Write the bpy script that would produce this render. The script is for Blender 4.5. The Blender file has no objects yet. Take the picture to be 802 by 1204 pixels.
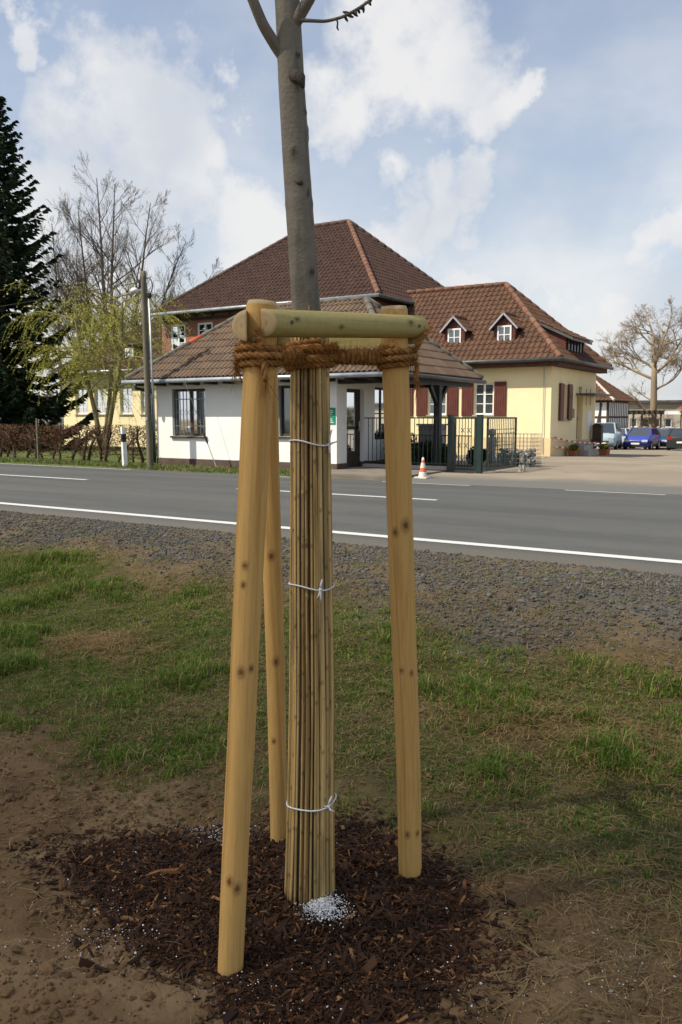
import bpy, math, random
import numpy as np
from mathutils import Matrix, Vector
rng = np.random.default_rng(11); random.seed(5)
R = math.radians; sc = bpy.context.scene; C = sc.collection

# ------------------------------------------------------------------ camera
YAW, PITCH = 32.0, 6.546
cam = bpy.data.objects.new('camera', bpy.data.cameras.new('camera')); C.objects.link(cam)
cam.location = (0, 0, 1.3); cam.rotation_euler = (R(90 - PITCH), 0, R(YAW))
cam.data.sensor_fit = 'VERTICAL'; cam.data.sensor_height = 22.2; cam.data.sensor_width = 14.8
cam.data.lens = 976.0 / 1204.0 * 22.2; cam.data.clip_start = 0.05; cam.data.clip_end = 8000
cam.data.dof.use_dof = True; cam.data.dof.focus_distance = 3.3; cam.data.dof.aperture_fstop = 9.0
sc.camera = cam
# ------------------------------------------------------------------ light
SUN_EL, SUN_AZ = 50.0, 39.0         # travelling towards +X +Y, azimuth measured from +Y to +X
ld = Vector((math.cos(R(SUN_EL)) * math.sin(R(SUN_AZ)), math.cos(R(SUN_EL)) * math.cos(R(SUN_AZ)), -math.sin(R(SUN_EL))))
sun = bpy.data.objects.new('sun', bpy.data.lights.new('sun', 'SUN')); C.objects.link(sun)
sun.data.energy = 4.1; sun.data.angle = R(0.5); sun.data.color = (1, .93, .80)
sun.rotation_euler = ld.to_track_quat('-Z', 'Y').to_euler(); sun.location = (-20, -20, 40)
vs = sc.view_settings; vs.view_transform = 'Standard'; vs.look = 'None'; vs.exposure = 0.6; vs.gamma = 1.0
sc.cycles.max_bounces = 8; sc.cycles.transparent_max_bounces = 16; sc.cycles.caustics_reflective = False; sc.cycles.caustics_refractive = False
sc.cycles.use_denoising = True

class NT:
    """small helper to write node trees"""
    def __init__(s, tree): s.t = tree; s.t.nodes.clear()
    def n(s, typ, **kw):
        x = s.t.nodes.new(typ)
        for k, v in kw.items():
            if k.startswith('_'): setattr(x, k[1:], v)
        for k, v in kw.items():
            if not k.startswith('_'):
                key = int(k[1:]) if (k[0] == 'i' and k[1:].isdigit()) else k.replace('_', ' ')
                s.set(x.inputs[key], v)
        return x
    def set(s, inp, v):
        if hasattr(v, 'is_output'): s.t.links.new(v, inp)
        else: inp.default_value = v
    def m(s, op, a, b=0.0, c=None):
        x = s.t.nodes.new('ShaderNodeMath'); x.operation = op
        s.set(x.inputs[0], a); s.set(x.inputs[1], b)
        if c is not None: s.set(x.inputs[2], c)
        return x.outputs[0]
    def v(s, op, a, b=(0, 0, 0), out=0):
        x = s.t.nodes.new('ShaderNodeVectorMath'); x.operation = op
        s.set(x.inputs[0], a)
        if op == 'SCALE': s.set(x.inputs['Scale'], b)
        else: s.set(x.inputs[1], b)
        return x.outputs[out]
    def mix(s, f, a, b, mode='MIX'):
        x = s.t.nodes.new('ShaderNodeMix'); x.data_type = 'RGBA'; x.blend_type = mode
        s.set(x.inputs[0], f); s.set(x.inputs[6], a); s.set(x.inputs[7], b)
        return x.outputs[2]
    def ramp(s, f, lo, hi, a=0.0, b=1.0):
        x = s.t.nodes.new('ShaderNodeMapRange'); x.interpolation_type = 'SMOOTHSTEP'
        s.set(x.inputs[0], f); x.inputs[1].default_value = lo; x.inputs[2].default_value = hi
        x.inputs[3].default_value = a; x.inputs[4].default_value = b
        return x.outputs[0]
    def noise(s, vec, scale, detail=4.0, rough=.55, out=0):
        x = s.t.nodes.new('ShaderNodeTexNoise'); s.set(x.inputs['Vector'], vec)
        x.inputs['Scale'].default_value = scale; x.inputs['Detail'].default_value = detail; x.inputs['Roughness'].default_value = rough
        return x.outputs[out]
def c4(c): return (c[0], c[1], c[2], 1.0)

# ------------------------------------------------------------------ sky
w = bpy.data.worlds.new('World'); sc.world = w; w.use_nodes = True
T = NT(w.node_tree)
sky = T.n('ShaderNodeTexSky'); sky.sky_type = 'NISHITA'; sky.sun_disc = False
sky.sun_elevation = R(SUN_EL); sky.sun_rotation = R(180 + SUN_AZ); sky.air_density = 1.0; sky.dust_density = 1.6; sky.ozone_density = 1.0
bg1 = T.n('ShaderNodeBackground', Color=sky.outputs[0], Strength=0.105)
tc = T.n('ShaderNodeTexCoord'); D = T.v('NORMALIZE', tc.outputs['Generated'])
sx = T.n('ShaderNodeSeparateXYZ', Vector=D)
zz = T.m('ADD', T.m('MAXIMUM', sx.outputs[2], 0.0), 0.22)
inv = T.m('DIVIDE', 1.0, zz)
P2 = T.v('SCALE', D, inv)
fb = T.noise(P2, 2.3, 9.0, .56)
big = T.noise(T.v('ADD', P2, (4.3, 1.7, 0)), 0.9, 3.0, .5)
fine = T.noise(T.v('ADD', D, (2.0, 7.0, 1.0)), 9.0, 10.0, .6)
# the cumulus clouds seen over the village: direction, radius
def pdir(x, y):
    p, yw = R(PITCH), R(YAW)
    F = np.array([-math.sin(yw) * math.cos(p), math.cos(yw) * math.cos(p), -math.sin(p)]); Rt = np.array([math.cos(yw), math.sin(yw), 0]); U = np.cross(Rt, F)
    d = F + (x - 401) / 976 * Rt - (y - 602) / 976 * U
    return tuple(d / np.linalg.norm(d))
CL = [(125, 105, 70), (180, 135, 80), (80, 165, 80), (60, 235, 85), (150, 215, 100), (235, 255, 75), (280, 140, 34), (290, 305, 80), (150, 320, 90), (35, 330, 60), (470, 70, 75), (405, 125, 60), (540, 85, 70), (590, 120, 45), (620, 115, 30), (465, 240, 50), (515, 225, 48), (570, 222, 44), (430, 300, 60), (770, 285, 60), (740, 345, 70), (560, 310, 45), (15, 2, 26), (640, 340, 40), (795, 255, 40)]
wn = T.n('ShaderNodeTexNoise', Vector=T.v('ADD', D, (5.0, 1.0, 3.0))); wn.inputs['Scale'].default_value = 6.0; wn.inputs['Detail'].default_value = 7.0; wn.inputs['Roughness'].default_value = .6
DW = T.v('ADD', D, T.v('SCALE', T.v('SUBTRACT', wn.outputs['Color'], (.5, .5, .5)), .26))
blob = None
for (x, y, r) in CL:
    dd = T.v('DISTANCE', DW, pdir(x, y), out=1)
    b = T.m('SUBTRACT', 1.0, T.m('DIVIDE', dd, r / 976.0 * 1.05))
    blob = b if blob is None else T.m('SMOOTH_MAX', blob, b, .25)
blob = T.m('MAXIMUM', blob, -.9)
gen = T.m('MULTIPLY', T.m('SUBTRACT', big, .52), 6.0)                 # the same kind of clouds over the rest of the sky
# both fields blend: named clouds over the village, scattered ones elsewhere
fwd = T.v('DOT_PRODUCT', D, pdir(401, 250), out=1)
wv = T.ramp(fwd, .70, .86)
field = T.m('ADD', T.m('MULTIPLY', blob, wv), T.m('MULTIPLY', gen, T.m('SUBTRACT', 1.0, wv)))
dens = T.m('ADD', field, T.m('MULTIPLY', T.m('SUBTRACT', fine, .5), 1.9))
mask = T.ramp(dens, -.34, .60)
haz = T.ramp(sx.outputs[2], .0, .46, .74, .22)                           # pale air low over the land
veil = T.m('MULTIPLY', T.ramp(fb, .35, .75), .25)
mask = T.m('MAXIMUM', T.m('MULTIPLY', mask, .93), T.m('ADD', haz, veil))
shade = T.noise(T.v('ADD', D, (.3, .1, .035)), 6.0, 6.0, .5)
ccol = T.mix(T.ramp(shade, .36, .62), c4((.72, .755, .815)), c4((.95, .94, .93)))
bg2 = T.n('ShaderNodeBackground', Color=ccol, Strength=.62)
mx = T.n('ShaderNodeMixShader', i0=mask, i1=bg1.outputs[0], i2=bg2.outputs[0])
T.n('ShaderNodeOutputWorld', Surface=mx.outputs[0])

# ------------------------------------------------------------------ numpy helpers
def vnoise(x, y, seed=0):
    x = np.asarray(x, float); y = np.asarray(y, float)
    xi = np.floor(x).astype(np.int64); yi = np.floor(y).astype(np.int64); fx = x - xi; fy = y - yi
    def h(a, b):
        n = (a * 374761393 + b * 668265263 + seed * 974634777) & 0xffffffff
        n = ((n ^ (n >> 13)) * 1274126177) & 0xffffffff
        return ((n ^ (n >> 16)) & 0xffff) / 65535.0
    u = fx * fx * (3 - 2 * fx); v = fy * fy * (3 - 2 * fy)
    return (h(xi, yi) * (1 - u) + h(xi + 1, yi) * u) * (1 - v) + (h(xi, yi + 1) * (1 - u) + h(xi + 1, yi + 1) * u) * v
def fbm(x, y, seed=0, oct=4):
    s = 0; a = .5; t = 0
    for o in range(oct):
        s = s + a * vnoise(x * 2 ** o + 17.3 * o, y * 2 ** o - 9.1 * o, seed + o); t += a; a *= .5
    return s / t
def sstep(a, b, x): t = np.clip((x - a) / (b - a), 0, 1); return t * t * (3 - 2 * t)

class MB:
    def __init__(s): s.V = []; s.F = []; s.Cc = []; s.n = 0
    def add(s, V, F, col=None):
        V = np.asarray(V, float).reshape(-1, 3); F = np.asarray(F, np.int64)
        s.V.append(V); s.F.append(F + s.n); s.n += len(V)
        s.Cc.append(np.tile(np.asarray(col if col is not None else (1, 1, 1), float), (len(V), 1)) if (col is None or np.ndim(col) == 1) else np.asarray(col, float))
        return s
    def box(s, x0, x1, y0, y1, z0, z1, col=None):
        V = [(x, y, z) for z in (z0, z1) for y in (y0, y1) for x in (x0, x1)]
        return s.add(V, BOXF, col)
    def obox(s, c, ax, ay, az, col=None):           # centre and three half axes
        c, ax, ay, az = (np.asarray(q, float) for q in (c, ax, ay, az))
        V = [c + i * ax + j * ay + k * az for k in (-1, 1) for j in (-1, 1) for i in (-1, 1)]
        return s.add(V, BOXF, col)
    def bar(s, a, b, wd, dp, up=(0, 0, 1), col=None):
        a = np.asarray(a, float); b = np.asarray(b, float); d = b - a; L = np.linalg.norm(d); d = d / L
        u = np.asarray(up, float)
        if abs(d @ u) > .95: u = np.array([1., 0, 0])
        r = np.cross(d, u); r /= np.linalg.norm(r); u = np.cross(r, d)
        return s.obox((a + b) / 2, d * L / 2, r * wd / 2, u * dp / 2, col)
    def tube(s, path, rad, k=6, col=None, cap=True):
        P = np.asarray(path, float); n = len(P); rad = np.broadcast_to(np.asarray(rad, float), (n,))
        t = np.gradient(P, axis=0); t /= np.linalg.norm(t, axis=1)[:, None] + 1e-12
        a = np.array([0, 0, 1.]) if abs(t[0][2]) < .9 else np.array([1., 0, 0])
        nn = np.cross(t[0], a); nn /= np.linalg.norm(nn); N = [nn]
        for i in range(1, n):
            q = N[-1] - t[i] * (N[-1] @ t[i]); q /= np.linalg.norm(q) + 1e-12; N.append(q)
        N = np.array(N); B = np.cross(t, N); th = np.arange(k) * 2 * math.pi / k
        V = P[:, None, :] + rad[:, None, None] * (np.cos(th)[None, :, None] * N[:, None, :] + np.sin(th)[None, :, None] * B[:, None, :])
        i = np.arange(n - 1)[:, None] * k; j = np.arange(k)[None, :]; j2 = (j + 1) % k
        F = np.stack([i + j, i + j2, i + k + j2, i + k + j], -1).reshape(-1, 4)
        cc = None
        if col is not None: cc = np.repeat(np.asarray(col, float).reshape(-1, 3) if np.ndim(col) == 2 else np.tile(col, (n, 1)), k, axis=0)
        V = V.reshape(-1, 3); base = s.n
        s.add(V, F, cc)
        if cap:
            s.F.append(np.array([[base, base + k - 1 - q, base + k - 2 - q] for q in range(k - 2)])); e = base + (n - 1) * k
            s.F.append(np.array([[e, e + q + 1, e + q + 2] for q in range(k - 2)]))
        return s
    def lathe(s, c, prof, k=16, col=None):           # prof: (r,z) upward
        c = np.asarray(c, float); th = np.arange(k) * 2 * math.pi / k
        V = np.array([[c[0] + r * math.cos(a), c[1] + r * math.sin(a), c[2] + z] for r, z in prof for a in th]); n = len(prof)
        i = np.arange(n - 1)[:, None] * k; j = np.arange(k)[None, :]; j2 = (j + 1) % k
        return s.add(V, np.stack([i + j, i + j2, i + k + j2, i + k + j], -1).reshape(-1, 4), col)
    def poly(s, pts, col=None):
        n = len(pts); base = s.n; s.add(pts, np.zeros((0, 3), int), col)
        s.F.append(np.array([[base, base + i, base + i + 1] for i in range(1, n - 1)])); return s
    def mesh(s, name, smooth=False):
        me = bpy.data.meshes.new(name); V = np.concatenate(s.V); Fs = [f for f in s.F if len(f)]
        me.vertices.add(len(V)); me.vertices.foreach_set('co', V.astype(np.float32).ravel())
        li = np.concatenate([f.ravel() for f in Fs]); tot = np.concatenate([np.full(len(f), f.shape[1]) for f in Fs]); st = np.concatenate([[0], np.cumsum(tot)[:-1]])
        me.loops.add(len(li)); me.loops.foreach_set('vertex_index', li.astype(np.int32))
        me.polygons.add(len(tot)); me.polygons.foreach_set('loop_start', st.astype(np.int32)); me.polygons.foreach_set('loop_total', tot.astype(np.int32))
        me.polygons.foreach_set('use_smooth', np.full(len(tot), bool(smooth)))
        ca = me.color_attributes.new('Col', 'FLOAT_COLOR', 'POINT'); cc = np.concatenate(s.Cc); ca.data.foreach_set('color', np.concatenate([cc, np.ones((len(cc), 1))], 1).astype(np.float32).ravel())
        me.update(calc_edges=True); me.validate(); return me
    def build(s, name, mat, parent=None, smooth=False, local=False, **tg):
        return link(name, s.mesh(name, smooth), mat, parent, local, **tg)
BOXF = [(0, 2, 3, 1), (4, 5, 7, 6), (0, 1, 5, 4), (2, 6, 7, 3), (0, 4, 6, 2), (1, 3, 7, 5)]
def link(name, me, mat, parent=None, local=False, **tg):
    o = bpy.data.objects.new(name, me); C.objects.link(o)
    if mat is not None and not me.materials: me.materials.append(mat)
    if parent is not None:
        o.parent = parent
        if parent.type == 'EMPTY' and not local:
            o.matrix_parent_inverse = (Matrix.Translation(parent.location) @ parent.rotation_euler.to_matrix().to_4x4()).inverted()
    return tag(o, **tg)
def tag(o, label=None, cat=None, group=None, kind=None):
    if label: o['label'] = label
    if cat: o['category'] = cat
    if group: o['group'] = group
    if kind: o['kind'] = kind
    return o
def thing(name, label, cat, loc=(0, 0, 0), rz=0, group=None):
    o = bpy.data.objects.new(name, None); C.objects.link(o); o.location = loc; o.rotation_euler = (0, 0, rz); o.empty_display_size = .2
    return tag(o, label, cat, group)

# ------------------------------------------------------------------ materials
def mat(name, col, rough=.8, col2=None, scale=8.0, detail=5.0, bump=0.0, bscale=None, spec=.3, metal=0.0, stretch=(1, 1, 1), lo=.35, hi=.65):
    m = bpy.data.materials.new(name); m.use_nodes = True; t = NT(m.node_tree)
    co = t.n('ShaderNodeTexCoord').outputs['Object']; co = t.v('MULTIPLY', co, stretch)
    b = t.n('ShaderNodeBsdfPrincipled', Roughness=rough, Metallic=metal); b.inputs['Specular IOR Level'].default_value = spec
    if col2 is None: col2 = tuple(q * .8 for q in col)
    f = t.ramp(t.noise(co, scale, detail), lo, hi)
    t.set(b.inputs['Base Color'], t.mix(f, c4(col), c4(col2)))
    if bump:
        bp = t.n('ShaderNodeBump', Strength=bump, Height=t.noise(co, bscale or scale * 4, 5.0)); bp.inputs['Distance'].default_value = .02
        t.set(b.inputs['Normal'], bp.outputs[0])
    t.n('ShaderNodeOutputMaterial', Surface=b.outputs[0]); return m
def attr_mat(name, rough=.8, spec=.2, var=.25, scale=30.0, stretch=(1, 1, 1), bump=0.0, bscale=80.0, translucent=0.0):
    m = bpy.data.materials.new(name); m.use_nodes = True; t = NT(m.node_tree)
    co = t.v('MULTIPLY', t.n('ShaderNodeTexCoord').outputs['Object'], stretch)
    a = t.n('ShaderNodeAttribute'); a.attribute_name = 'Col'
    nz = t.noise(co, scale, 5.0); k = t.m('ADD', 1.0 - var, t.m('MULTIPLY', nz, 2 * var))
    col = t.v('SCALE', a.outputs['Color'], k)
    b = t.n('ShaderNodeBsdfPrincipled', Roughness=rough); b.inputs['Specular IOR Level'].default_value = spec; t.set(b.inputs['Base Color'], col)
    if bump:
        bp = t.n('ShaderNodeBump', Strength=bump, Height=t.noise(co, bscale, 5.0)); bp.inputs['Distance'].default_value = .01
        t.set(b.inputs['Normal'], bp.outputs[0])
    out = b.outputs[0]
    if translucent:
        tr = t.n('ShaderNodeBsdfTranslucent'); t.set(tr.inputs[0], col)
        out = t.n('ShaderNodeMixShader', i0=translucent, i1=b.outputs[0], i2=tr.outputs[0]).outputs[0]
    t.n('ShaderNodeOutputMaterial', Surface=out); return m
M = {}
M['wood'] = attr_mat('stake_wood', .7, .25, .16, 14, (6, 6, .5), .25, 60)
M['bark'] = attr_mat('young_bark', .8, .2, .25, 18, (1, 1, 1.2), .35, 70)
M['reed'] = attr_mat('reed', .55, .35, .25, 40, (4, 4, .4), .2, 90)
M['rope'] = attr_mat('coir', .95, .1, .3, 120)
M['leafy'] = attr_mat('grass_blades', .7, .2, .25, 3, translucent=.3)
M['chips'] = attr_mat('bark_chips', .8, .25, .3, 60, bump=.4, bscale=200)
M['stone'] = attr_mat('gravel', .9, .2, .2, 90)
M['tile'] = attr_mat('tile_clay', .75, .25, .28, 2.2, bump=.25, bscale=40)
M['twig'] = attr_mat('twigs', .9, .1, .2, 6)
M['needle'] = attr_mat('needles', .75, .2, .35, 1.2, translucent=.08)
M['white'] = mat('white_paint', (.80, .80, .78), .5, (.72, .72, .69), 6)
M['twine'] = mat('white_twine', (.85, .85, .86), .6, (.7, .7, .72), 80)
M['perlite'] = mat('perlite', (.80, .80, .80), .9, (.6, .6, .6), 60)
M['plaster_w'] = mat('white_render', (.84, .825, .785), .9, (.78, .765, .72), 1.1, 8, .12, 60, .1)
M['plaster_y'] = mat('yellow_render', (.85, .73, .455), .9, (.81, .69, .415), .9, 8, .10, 50, .1)
M['plinth_y'] = mat('ochre_plinth', (.72, .565, .33), .9, (.66, .51, .29), 1.2, 8, .12, 50, .1)
M['plinth_b'] = mat('brown_plinth', (.075, .048, .038), .8, (.105, .072, .056), 3, 6, .2, 40)
M['shutter'] = mat('maroon_paint', (.125, .038, .028), .5, (.10, .030, .022), 5)
M['dwood'] = mat('dark_brown_wood', (.045, .03, .022), .6, (.065, .045, .033), 5, 6, .2, 30)
M['black'] = mat('black_post_paint', (.018, .018, .017), .5, (.03, .03, .027), 6)
M['green_metal'] = mat('dark_green_metal', (.008, .024, .020), .4, (.012, .030, .026), 6, spec=.5)
M['zinc'] = mat('zinc', (.42, .45, .47), .45, (.30, .33, .36), 3, 5, metal=.5)
M['dzinc'] = mat('dark_gutter', (.115, .115, .11), .5, (.085, .085, .08), 3, 5, metal=.4)
M['roofcore'] = mat('roof_core', (.06, .04, .03), .9)
M['soffit'] = mat('eave_boards', (.10, .045, .03), .8, (.07, .032, .022), 4)
M['pole'] = mat('weathered_pole', (.17, .15, .11), .85, (.105, .098, .075), 3, 7, .35, 30, .2, 0, (6, 6, .6))
M['lead'] = mat('lead_apron', (.36, .39, .41), .6, (.27, .30, .33), 4)
M['conc'] = mat('concrete', (.42, .39, .34), .9, (.34, .315, .27), 3, 8, .3, 60)
M['cgreen'] = mat('green_sign', (.0, .24, .15), .4, (.0, .22, .135), 3)
M['rubber'] = mat('rubber', (.02, .02, .02), .8)
M['chrome'] = mat('alloy', (.5, .5, .5), .35, (.42, .42, .42), 8, metal=.8)
M['redwhite_r'] = mat('tape_red', (.62, .05, .03), .5); M['redwhite_w'] = mat('tape_white', (.8, .78, .75), .5)
M['orange'] = mat('cone_orange', (.70, .13, .05), .6, (.55, .12, .06), 8); M['conew'] = mat('cone_white', (.72, .66, .58), .7, (.52, .46, .38), 9)
M['terra'] = mat('terracotta', (.38, .13, .06), .8)
M['steel'] = mat('steel_wire', (.28, .29, .30), .5, metal=.7)
M['cabinet'] = mat('grey_cabinet', (.26, .27, .27), .6)
M['curtain'] = mat('net_curtain', (.62, .66, .68), .9, (.48, .52, .55), 12, stretch=(6, 6, .4))
M['room'] = mat('room_dark', (.05, .05, .05), .9)
def glass(name, tint, refl, opaque=0.0):
    m = bpy.data.materials.new(name); m.use_nodes = True; t = NT(m.node_tree)
    gl = t.n('ShaderNodeBsdfGlossy', Roughness=.03, Color=c4((.85, .9, .95)))
    fr = t.n('ShaderNodeFresnel', IOR=1.5); f = t.m('ADD', t.m('MULTIPLY', fr.outputs[0], 1.0), refl)
    if opaque: base = t.n('ShaderNodeBsdfDiffuse', Color=c4(tint)).outputs[0]
    else: base = t.n('ShaderNodeBsdfTransparent', Color=c4(tint)).outputs[0]
    x = t.n('ShaderNodeMixShader', i0=f, i1=base, i2=gl.outputs[0]); t.n('ShaderNodeOutputMaterial', Surface=x.outputs[0]); return m
M['glass'] = glass('clear_pane', (.8, .84, .84), .02)
M['dglass'] = glass('dark_pane', (.035, .045, .055), .14, 1)
M['cglass'] = glass('car_glass', (.02, .025, .03), .10, 1)
M['lamp'] = glass('headlight_glass', (.55, .55, .55), .25, 1)
M['taillight'] = mat('taillight', (.45, .015, .012), .25)
def carpaint(name, col):
    m = mat(name, col, .3, tuple(q * .95 for q in col), 2, spec=.5); return m

# bricks behind the timber frame, too far off to pick apart
def brick_mat():
    m = bpy.data.materials.new('brick_infill'); m.use_nodes = True; t = NT(m.node_tree)
    co = t.n('ShaderNodeTexCoord').outputs['Object']; s = t.n('ShaderNodeSeparateXYZ', Vector=co); v = t.n('ShaderNodeCombineXYZ', X=s.outputs[0], Y=s.outputs[2], Z=0.0)
    b = t.n('ShaderNodeTexBrick', Vector=v.outputs[0], Color1=c4((.30, .095, .05)), Color2=c4((.22, .07, .04)), Mortar=c4((.30, .24, .19)), Scale=1.0)
    b.inputs['Brick Width'].default_value = .25; b.inputs['Row Height'].default_value = .075; b.inputs['Mortar Size'].default_value = .008
    p = t.n('ShaderNodeBsdfPrincipled', Roughness=.9, Base_Color=b.outputs[0]); t.n('ShaderNodeOutputMaterial', Surface=p.outputs[0]); return m
M['brick'] = brick_mat()

# ------------------------------------------------------------------ terrain
TREE = np.array([-1.56, 2.29])
MP = np.array([(-2.64, 2.07), (-2.28, 1.86), (-1.93, 1.77), (-1.6, 1.81), (-1.41, 1.66), (-1.14, 1.74), (-0.97, 1.95), (-0.86, 2.18), (-0.92, 2.43), (-1.11, 2.65), (-1.36, 2.81), (-1.66, 2.93), (-1.80, 2.83), (-1.92, 2.70), (-2.16, 2.47), (-2.46, 2.28)])
_a = np.arctan2(MP[:, 1] - TREE[1], MP[:, 0] - TREE[0]); _r = np.hypot(MP[:, 0] - TREE[0], MP[:, 1] - TREE[1]); _o = np.argsort(_a); _a = _a[_o]; _r = _r[_o]
_a3 = np.concatenate([_a - 2 * math.pi, _a, _a + 2 * math.pi]); _r3 = np.tile(_r, 3)
def mulch_s(x, y):           # 0 at the tree, 1 at the rim of the bark mulch
    a = np.arctan2(y - TREE[1], x - TREE[0]); return np.hypot(x - TREE[0], y - TREE[1]) / np.interp(a, _a3, _r3) + (fbm(x * 5, y * 5, 3) - .5) * .2
def yard_z(y): return -.02 - .027 * (np.clip(y, 26, 62) - 26)
def ground_z(x, y):
    x = np.asarray(x, float); y = np.asarray(y, float)
    edge = 6.0 + (fbm(x * .35, y * .35, 5) - .5) * 1.4
    z = -.42 + .30 * sstep(edge - 1.9, edge + 1.1, y)
    near = 1 - sstep(6.5, 8.0, y)
    z = z + near * ((fbm(x * 1.1, y * 1.1, 1) - .5) * .10 + (fbm(x * 6, y * 6, 2) - .5) * .06 + (fbm(x * 20, y * 20, 4, 3) - .5) * .038)
    z = z * 1.0
    s = mulch_s(x, y); flat = 1 - sstep(.6, 1.25, s)
    z = z * (1 - flat) + flat * (-.42 + .055 * (1 - np.clip(s, 0, 1)) + (fbm(x * 9, y * 9, 7) - .5) * .035)
    z = np.where(y > 7.9, np.maximum(z, -.2) * 0 - .2, z)                      # lies under the asphalt
    far = sstep(15.5, 15.9, y)
    zf = yard_z(y) - .05 - .14 * ((x > -8.55) & (y < 17.5))
    zf = np.where(y < 17.4, zf + (fbm(x * 3, y * 3, 8) - .5) * .03, zf)
    return z * (1 - far) + far * zf
def axis(segs):
    out = []
    for a, b, n in segs: out.append(np.linspace(a, b, n, endpoint=False))
    out.append([segs[-1][1]]); return np.concatenate(out)
gx = axis([(-900, -200, 12), (-200, -60, 20), (-60, -14, 46), (-14, -5, 110), (-5, 1.2, 150), (1.2, 6, 50), (6, 40, 34), (40, 200, 20), (200, 900, 12)])
gy = axis([(-300, -30, 12), (-30, -1, 30), (-1, .8, 20), (.8, 5.2, 120), (5.2, 8, 45), (8, 15, 5), (15, 18, 30), (18, 62, 44), (62, 200, 14), (200, 1500, 14)])
GX, GY = np.meshgrid(gx, gy); GZ = ground_z(GX, GY); nx = len(gx); ny = len(gy)
def grass_mask(x, y):
    """how much living grass stands here, 0 to 1"""
    n = fbm(x * 1.6, y * 1.6, 21); n2 = fbm(x * .7 + 3, y * .7, 22)
    u = x * .848 + y * .53                                                     # metres to the right as seen along the verge
    lim = 2.75 + .1 * np.clip(u, -3, 3) + (n2 - .5) * .9 - .25 * sstep(-1.2, -2.6, x) - .22 * sstep(.5, 1.4, u) * 1.5
    g = sstep(lim, lim + .9, y) * (1 - sstep(5.2, 6.3, y + (n2 - .5) * 1.8 + .45 * sstep(-.5, 1.5, u)))
    g = g * (.36 + 1.1 * sstep(.42, .62, n))
    for px_, py_, a_, b_ in ((-5.2, 5.0, .9, .35), (-6.7, 5.0, .7, .35), (-4.0, 4.6, .8, .4), (-3.2, 4.1, .7, .35), (-2.2, 5.0, .7, .3), (-1.5, 4.7, .7, .3), (-.75, 3.45, .45, .2), (-4.4, 3.5, .8, .25), (-.9, 4.2, .5, .3), (-2.0, 3.6, .4, .25), (-1.1, 3.0, .3, .15)):
        g = g + .75 * np.exp(-((x - px_) / a_) ** 2 - ((y - py_) / b_) ** 2)
    return np.clip(g, 0, 1)
def gravel_mask(x, y):
    n = fbm(x * .8, y * .8, 31); u = x * .848 + y * .53; return sstep(5.6, 6.8, y + (n - .5) * 2.0 + .55 * sstep(-.5, 1.6, u)) * (1 - .55 * sstep(.5, .62, fbm(x * 1.3, y * 1.3, 33)))
s = mulch_s(GX, GY); soil = np.stack([np.full_like(GX, .140), np.full_like(GX, .086), np.full_like(GX, .042)], -1)
def lerp(a, b, f): return a * (1 - f[..., None]) + np.asarray(b) * f[..., None]
cl = lerp(soil, (.200, .134, .070), sstep(.4, .7, fbm(GX * 2.3, GY * 2.3, 12)))
cl = lerp(cl, (.062, .038, .019), sstep(.55, .75, fbm(GX * 4, GY * 4, 13)) * .8)
cl = lerp(cl, (.098, .078, .036), sstep(2.6, 3.6, GY) * .6)
cl = lerp(cl, (.045, .066, .012), grass_mask(GX, GY) * .75)
cl = lerp(cl, (.082, .075, .065), gravel_mask(GX, GY) * .9)
cl = lerp(cl, (.030, .014, .006), 1 - sstep(.85, 1.05, s))
farm = sstep(15, 15.5, GY); gn = fbm(GX * .9, GY * .9, 14)
cl = lerp(cl, (.072, .105, .026), farm); cl = lerp(cl, (.15, .125, .06), farm * sstep(.5, .7, gn) * .8)
mb = MB(); i = np.arange(ny - 1)[:, None] * nx; j = np.arange(nx - 1)[None, :]
mb.add(np.stack([GX, GY, GZ], -1).reshape(-1, 3), np.stack([i + j, i + j + 1, i + nx + j + 1, i + nx + j], -1).reshape(-1, 4), cl.reshape(-1, 3))
M['ground'] = attr_mat('ground_soil', .95, .1, .35, 14, bump=.9, bscale=55)
mb.build('ground', M['ground'], smooth=True, kind='structure')

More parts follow.
